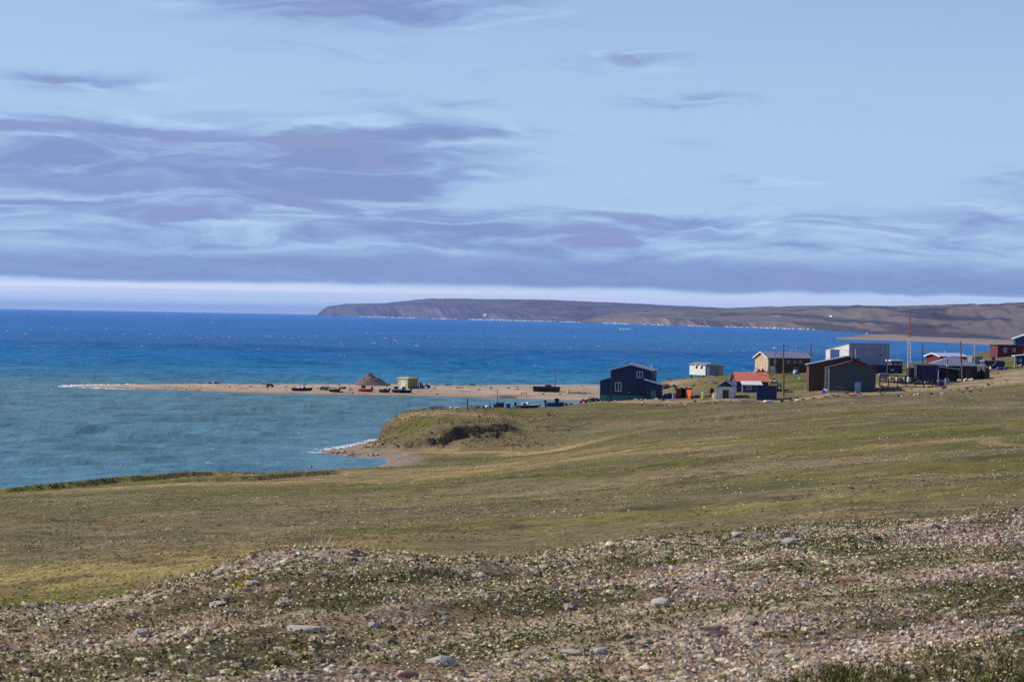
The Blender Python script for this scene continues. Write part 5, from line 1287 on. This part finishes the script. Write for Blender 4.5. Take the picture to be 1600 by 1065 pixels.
heap('white_bag', 'small white bag on the grass right of the sheds', 'bag', 1248, 624, 500, .8, .4, [white, cream], 2)
heap('tan_heap', 'tan lumber heap right of the red roof', 'lumber', 1213, 598, 552, 2.2, .75, [tan, cream, tan], 5)
planks('white_boards', 'white boards lying on the slope below the pale cabin', 'boards', 1110, 594, 585, 1.6, 3, [white])
planks('grey_board', 'grey boards on the ground beside the thick pole', 'boards', 1233, 614, 525, 2.0, 4, [woodg, dkroof])
heap('blue_bundle', 'blue and white bundle left of the grey-green house', 'bundle', 1291, 611, 516, 1.0, 1.0, [tarpb, white, lblue], 3)
heap('red_cloth', 'red and white cloth dropped on the grass before the pale blue door', 'cloth', 1333, 618, 505, 1.0, .45, [redp, white, pink], 3)
heap('rag', 'pale rag on the grass right of the red cloth', 'rag', 1345, 620, 502, .9, .2, [woodg, white], 3)
planks('sled', 'long wooden sled lying along the grey-green front wall', 'sled', 1312, 611, 516, 3.2, 3, [yellow, woodg], 0)
planks('timber_pile', 'dark timbers scattered under the walkway', 'timber', 1390, 608, 527, 3.0, 4, [darkw, darkw, woodg])
heap('walkway_gear', 'grey and white gear heaped along the walkway', 'gear', 1412, 597, 541, 3.4, 1.2, [dkroof, white, woodg, dkroof, pale], 8)
heap('workshop_gear', 'grey tarpaulin gear in front of the black workshop', 'gear', 1445, 600, 540, 3.6, .9, [dkroof, dkroof, net, metalg], 6)
crate('purple_box', 'purple-blue box at the track edge before the porch', 'box', 1472, 606, 536, 1.35, .9, .9, paint('violet_box', (74, 66, 150), .6, .2), 0, lid=pale)
crate('blue_tote', 'pale blue tote beside the porch post', 'tote', 1481, 598, 541, .7, 1.0, .6, lblue)
heap('slumped_net', 'brown net slumped over a frame right of the hipped roof', 'net', 1537, 591, 556, 2.4, 2.3, [net, darkw, net], 4, dp=2.0)
for i, (u, v, c) in enumerate([(1501, 597, 'leftmost'), (1510, 596.5, 'middle'), (1519, 596, 'rightmost')]):
    heap('white_sack', '%s white sack along the foot of the hipped-roof house' % c, 'sack', u, v, 546, .7, .5, [white, cream], 2)
heap('cream_bag', 'large cream bag at the left end of the long low shed', 'bag', 1545, 578, 586, 1.3, .9, [cream, white], 3)
heap('violet_tarpaulin', 'violet tarpaulin in front of the long low shed', 'tarpaulin', 1567, 577, 584, 2.0, .7, [paint('violet_tarp', (92, 78, 178), .6, .2), tarpn], 3)
heap('green_junk', 'green and grey junk below the navy cabin', 'junk heap', 1592, 574, 590, 1.6, .8, [paint('lime_junk', (140, 150, 70), .8, .3), woodg, white], 4)
crate('rust_crate', 'small rust-red crate left of the maroon house', 'crate', 1553, 560, 632, .7, .7, .6, rust)
heap('brown_gear', 'cluttered crates and bundles at the near end of the brown building', 'gear', 1190, 585, 590, 2.8, 1.2, [cream, white, darkw, tan, black], 7)
heap('blue_junk', 'blue-grey heap against the long side of the brown building', 'junk heap', 1243, 580, 585, 1.6, .9, [tarpn, pale, blueroof], 3)
heap('mound_gear', 'grey netting heap behind the rust shed', 'net', 1047, 609, 575, 2.4, .7, [net, dkroof, paint('mauve', (120, 100, 120), .9, .3)], 4)
planks('red_timber', 'dark red timber on the slope behind the navy house', 'timber', 1046, 591, 628, 1.6, 3, [rust, darkw])
drum('dark drum at the corner of the brown gable block', 1276, 600, 535, darkw)
drum('green drum, second beside the brown gable block', 1281, 600.5, 534, dgreen)
crate('grey_cabinet', 'grey cabinet at the foot of the left wooden pole', 'cabinet', 1265, 598, 541, .8, 1.7, .6, dkroof)
# the bank above the lagoon
crate('white_box', 'white box on the bank, right of the short dark post', 'box', 738, 638, 478, .75, .7, .6, white)
planks('dark_planks', 'dark planks slanting beside the white box', 'planks', 752, 639, 478, 1.5, 4, [darkw, dkroof])
h = thing('white_tent', 'little white pointed tent on the bank', 'tent', 767, 638, 479); MB().prism([(-.42, 0), (.42, 0), (0, .85)], 0, 1.2).build('canvas', white, h); MB().bar((0, -.05, 0), (0, -.05, .95), .03).build('tent_pole', woodg, h)
crate('slate_chest', 'long slate-blue chest behind the blue tote on the bank', 'chest', 783, 635, 484, 1.4, .7, .7, dkroof)
crate('royal_blue_box', 'royal blue box with white lid on the bank', 'box', 796, 638, 483, .85, .75, .6, tarpb, 8, lid=white)
heap('white_bundles', 'white bundles heaped behind the navy boat', 'bundles', 824, 636, 499, 1.6, 1.1, [white, plast, white], 4)
drum('pink float on the bank between the two boats', 845, 635, 503, pink, r=.15, H=.5)
planks('grey_drift_logs', 'grey driftwood logs near the bluff edge', 'driftwood', 684, 642, 461, 2.6, 4, [woodg, dkroof])
planks('bleached_board', 'single bleached board on the grassy bluff', 'board', 790, 651, 460, 1.1, 1, [white])
heap('bank_scraps', 'pale scraps at the left end of the bank clutter', 'scraps', 714, 639, 466, 2.0, .25, [white, woodg, pale], 5)
crate('low_green_crate', 'low green crate left of the royal blue box on the bank', 'crate', 776, 637, 481, .7, .45, .5, dgreen, lid=woodg)
heap('canvas_lump', 'grey canvas lump between white box and tent on the bank', 'canvas', 759, 638, 478, 1.2, .5, [pale, dkroof, plast], 3)
planks('bank_lumber', 'pale lumber lying left of the navy boat', 'lumber', 809, 638, 486, 1.6, 4, [woodg, pale, darkw], 6)
drum('blue drum behind the right-hand boat on the bank', 855, 634, 509, tarpb, H=.8)
heap('dark_gear', 'dark gear heap at the right end of the bank clutter', 'gear', 890, 632, 515, 1.4, .5, [darkw, tarpn, woodg], 4)
def tank(label, u, v, d, m, yaw=0, L=1.9, r=.48):
    h = thing('fuel_tank', label, 'fuel tank', u, v, d, yaw, 'fuel tanks')
    MB().lathe([(r * .7, -L / 2 - .1), (r, -L / 2), (r, L / 2), (r * .7, L / 2 + .1)], 14, (0, 0, 1.1), 'x').build('barrel', m, h, False)
    for x in (-L * .35, L * .35):
        for y in (-.3, .3): MB().bar((x, y, -.3), (x, y, .85), .05, 6).build('leg', darkw, h)
    MB().bar((L * .2, 0, 1.1 + r), (L * .2, 0, 1.1 + r + .25), .05, 6).build('filler_pipe', black, h)
tank('white fuel tank on legs beside the brown building', 1277, 585, 585, white, 15)
tank('silver fuel tank on legs right of the grey-green house', 1381, 600, 548, metalg, 5, 1.7, .42)
tank('pale fuel tank on legs beside the long low shed', 1533, 580, 578, pale, 20)
tank('small fuel tank on legs right of the red-roofed house', 1219, 612, 536, plast, 80, 1.5, .4)
# the sand spit
def barge():
    d = 735.; m = d / F
    h = thing('dark_barge', 'long dark barge lying on the sand beside the lone pole', 'barge', 834, 608, d, 2, None, 's')
    L = 43 * m; MB().prism([(.3, -.2), (L - .3, -.2), (L, 1.2), (0, 1.2)], 0, 2.6).build('hull', darkw, h)
    MB().box(.1, L - .1, .1, 2.5, 1.203, 1.3).build('deck', tarpn, h)
    for k in range(6): MB().box(.5 + k * 1.2, .62 + k * 1.2, -.06, -.003, .05, 1.15).build('rib', darkw, h)
    MB().blob(L * .56, 1.2, 1.5, .9, .5, .35, 4).build('cargo', rust, h); MB().box(L * .5, L * .62, .8, 1.4, 1.31, 1.7).build('crate', pale, h)
barge()
planks('blue_sheeting', 'bluish sheets stacked flat on the sand', 'sheeting', 795, 613, 702, 4.2, 5, [tarpn, lblue, pale, tarpb], 0, 's', .1)
def sawhorse():
    h = thing('trestle', 'small dark trestle standing on the sand', 'trestle', 820, 614, 704, 0, None, 's')
    MB().box(-.75, .75, -.08, .08, .85, 1.0).build('beam', darkw, h)
    for x in (-.6, .6):
        for s in (-1, 1): MB().bar((x, s * .35, -.1), (x, s * .05, .86), .06).build('leg', darkw, h)
sawhorse()
planks('long_log', 'long dark log lying along the lagoon beach', 'log', 848, 618, 692, 6.0, 2, [darkw], 1, 's')
planks('blue_beam', 'blue-black beams on the sand right of the barge', 'beams', 905, 606, 728, 5.0, 4, [tarpn, dkroof], 0, 'gs')
drum('yellow drum on the sand right of the barge', 889.5, 607, 726, paint('drum_yellow', (222, 204, 90), .6, .1), 'gs', .35, 1.0)
heap('hut_gear', 'navy bundle at the corner of the yellow hut', 'gear', 650, 606, 744, 1.4, 1.0, [tarpn, navy], 2, 's')
heap('hut_trailer_load', 'white and dark load between hut and parked quad bike', 'load', 660, 604, 748, 1.8, 1.5, [white, darkw, pale, black], 5, 's')
planks('tip_timber', 'dark timber on the far side of the spit near the tip', 'timber', 314, 602, 772, 2.0, 3, [darkw], 0, 's', .2)
heap('tip_gear', 'small dark bundles on the far beach of the spit', 'bundles', 336, 603, 770, 3.0, .6, [darkw, white, black], 4, 's')
heap('kelp_lump', 'brown lump on the sand below the gravel heap', 'lump', 537, 612, 735, 1.3, .55, [brown, darkw], 2, 's')
for i, (u, v, w) in enumerate([(702, 601, 'far edge right of the parked quad bike'), (720, 606, 'middle of the sand right of the hut'), (740, 600, 'far beach before the barge'), (675, 616, 'lagoon edge right of the paired boats')]):
    planks('driftwood', 'dark driftwood on the spit, %s' % w, 'driftwood', u, v, PZ(u, v, 1.0)[1], 2.0, 3, [darkw, woodg], rng.random() * 20, 's')
b = MB().lathe([(.02, -.2), (.15, -.1), (.2, .03), (.15, .16), (.02, .24)], 12).build('mooring_buoy', pink, None, True); p = PZ(486, 731, 0); b.location = (p[0], p[1], .1)
tag(b, 'tiny pink buoy floating off the near bank', 'buoy')
# scraps lying about the village and the beach
def scraps():
    u = 940 + 640 * rng.random(1500); d = 500 + 110 * rng.random(1500) ** 1.3; x = UX(u, d); y = d; v = fbm(x / 9, y / 9, 3, 2)
    k = rng.random(1500) < sm(v, .42, .62); x, y = x[k], y[k]; n = len(x); r = .08 + .3 * rng.random(n) ** 3; z = height(x, y)
    scatter('scattered_scraps', PEB, CUBF, np.stack([x, y, z + r * .2], -1), np.stack([r * (1 + rng.random(n)), r, r * (.4 + .5 * rng.random(n))], -1),
            pick([(70, 62, 56), (120, 104, 88), (206, 200, 192), (60, 60, 74), (150, 130, 104), (90, 70, 60)], n), MATS['pebble'], .4)
    u = 250 + 680 * rng.random(700); v = rng.random(700); dn = np.array([PZ(a, np.interp(a, *zip(*NEAR)), 0)[1] for a in u]) + 4; df = np.interp(u, *zip(*FARD)) - 8; d = dn + (df - dn) * v
    x = UX(u, d); n = len(x); z = spit_h(x, d); r = .06 + .25 * rng.random(n) ** 4
    scatter('beach_wrack', PEB, CUBF, np.stack([x, d, z + r * .2], -1), np.stack([r * (1 + 1.5 * rng.random(n)), r, r * .6], -1), pick([(76, 64, 54), (104, 88, 72), (60, 54, 52), (180, 168, 150)], n), MATS['pebble'], .3)
scraps()
# rocks of the point
def point_rocks():
    r = random.Random(5)
    pts = [(UX(u, d), d) for u, d in [(504, 411), (520, 408.5), (545, 405.5), (570, 402.5), (590, 400.5)]] ; pts2 = [(UX(u, d), d) for u, d in [(506, 414), (524, 421), (548, 430)]]
    for q, n in ((pts, 38), (pts2, 22)):
        for k in range(n):
            t = r.random() * (len(q) - 1.001); i = int(t); f = t - i
            x = q[i][0] * (1 - f) + q[i + 1][0] * f + r.gauss(0, .7); y = q[i][1] * (1 - f) + q[i + 1][1] * f + r.gauss(0, .8); s = r.uniform(.16, .5)
            put_stone(x, y, max(gz(x, y), -.1), s, s, s, r.random() * 6, r.randrange(12), r.choice([4, 4, 2, 0, 6]), .2)
point_rocks()
# ------------------------------------------------------------------ far ice and snow
def far_ice():
    pos, scl = [], []
    us, q, V = LG; hs = [(us, V, 1.0, 940, 1345), (HG[0], HG[2], .7, 560, 1000)]
    for us_, Vv, k, a, b in hs:
        for j in range(len(us_)):
            if not a < us_[j] < b: continue
            p = Vv[1, j]; mpx = p[1] / F
            dens = fbm(np.array([us_[j] / 14.0]), np.array([3.0 * k]), 3, 2)[0]
            if k == 1.0 and us_[j] > 1160: dens += .15
            for _ in range(2):
                if rng.random() < sm(dens, .34, .5):
                    big = 1.7 if k == 1.0 and (1195 < us_[j] < 1285 or us_[j] > 1330) else 1.0
                    pos.append((p[0] + (rng.random() - .5) * 2 * mpx, p[1] - 60 - rng.random() * 100, -.3)); w = mpx * (.6 + 1.2 * rng.random()); scl.append((w * 2.2, w, mpx * big * (.5 + 1.0 * rng.random() ** 2)))
    pos, scl = np.array(pos), np.array(scl)
    scatter('shore_ice', TUFT, TUFTF, pos, scl, np.full((len(pos), 3), .8), colattr('ice_white', .8), 0.0)
    p = PZ(977, 514.8, 0); m = p[1] / F
    o = MB(); 
    for k in range(7): o.blob((k - 3) * 2.3 * m, (k % 2) * 2 * m, .3 * m, 1.8 * m, 2 * m, (.9 + .5 * ((k * 5) % 3 == 0)) * m, k, .25)
    o = o.build('ice_floe', icem); o.location = (p[0], p[1], -.4); tag(o, 'lone white ice floe adrift off the far cliffs', 'ice floe')
    # snow patches lying in the slopes: sheets just above the soil
    def patch(grid, cells, parent):
        us_, q_, Vv = grid; mb = MB()
        for (u0, u1, q0, q1, ang) in cells:
            n = 12; ring = []
            for k in range(n):
                t = 2 * math.pi * k / n; r = .75 + .35 * random.random(); uu = (u0 + u1) / 2 + (u1 - u0) / 2 * math.cos(t) * r; qq = (q0 + q1) / 2 + (q1 - q0) / 2 * math.sin(t) * r + ang * math.cos(t) * (q1 - q0)
                i = int(np.clip(np.searchsorted(q_, qq), 1, len(q_) - 1)); j = int(np.clip(np.searchsorted(us_, uu), 1, len(us_) - 1)); p_ = Vv[i, j]; ring.append((p_[0], p_[1], p_[2] + 1.2))
            c_ = np.mean(ring, 0) + np.array([0, 0, .8]); mb.add(list(ring) + [tuple(c_)], [(k, (k + 1) % n, n) for k in range(n)])
            break
        return mb.build('snow_patch', icem, parent)
    patch(LG, [(1205, 1219, .23, .27, .6)], HILL); patch(LG, [(1294, 1299, .37, .385, 0)], HILL); patch(HG, [(754, 759, .03, .037, .4)], HEAD)
far_ice()
# ------------------------------------------------------------------ haze
def haze():
    R = 130000.0
    o = MB().box(-R, R, -3000, R, -8, 300).build('haze', MATS['white_paint']); o.data.materials.clear()
    m = bpy.data.materials.new('air_haze'); m.use_nodes = True; t = m.node_tree; t.nodes.clear()
    ou = t.nodes.new('ShaderNodeOutputMaterial'); v = t.nodes.new('ShaderNodeVolumePrincipled')
    v.inputs['Color'].default_value = (0.32, 0.52, 1.0, 1); v.inputs['Density'].default_value = 1.6e-5; v.inputs['Anisotropy'].default_value = 0.2
    t.links.new(v.outputs[0], ou.inputs['Volume']); o.data.materials.append(m); o['kind'] = 'stuff'
haze()
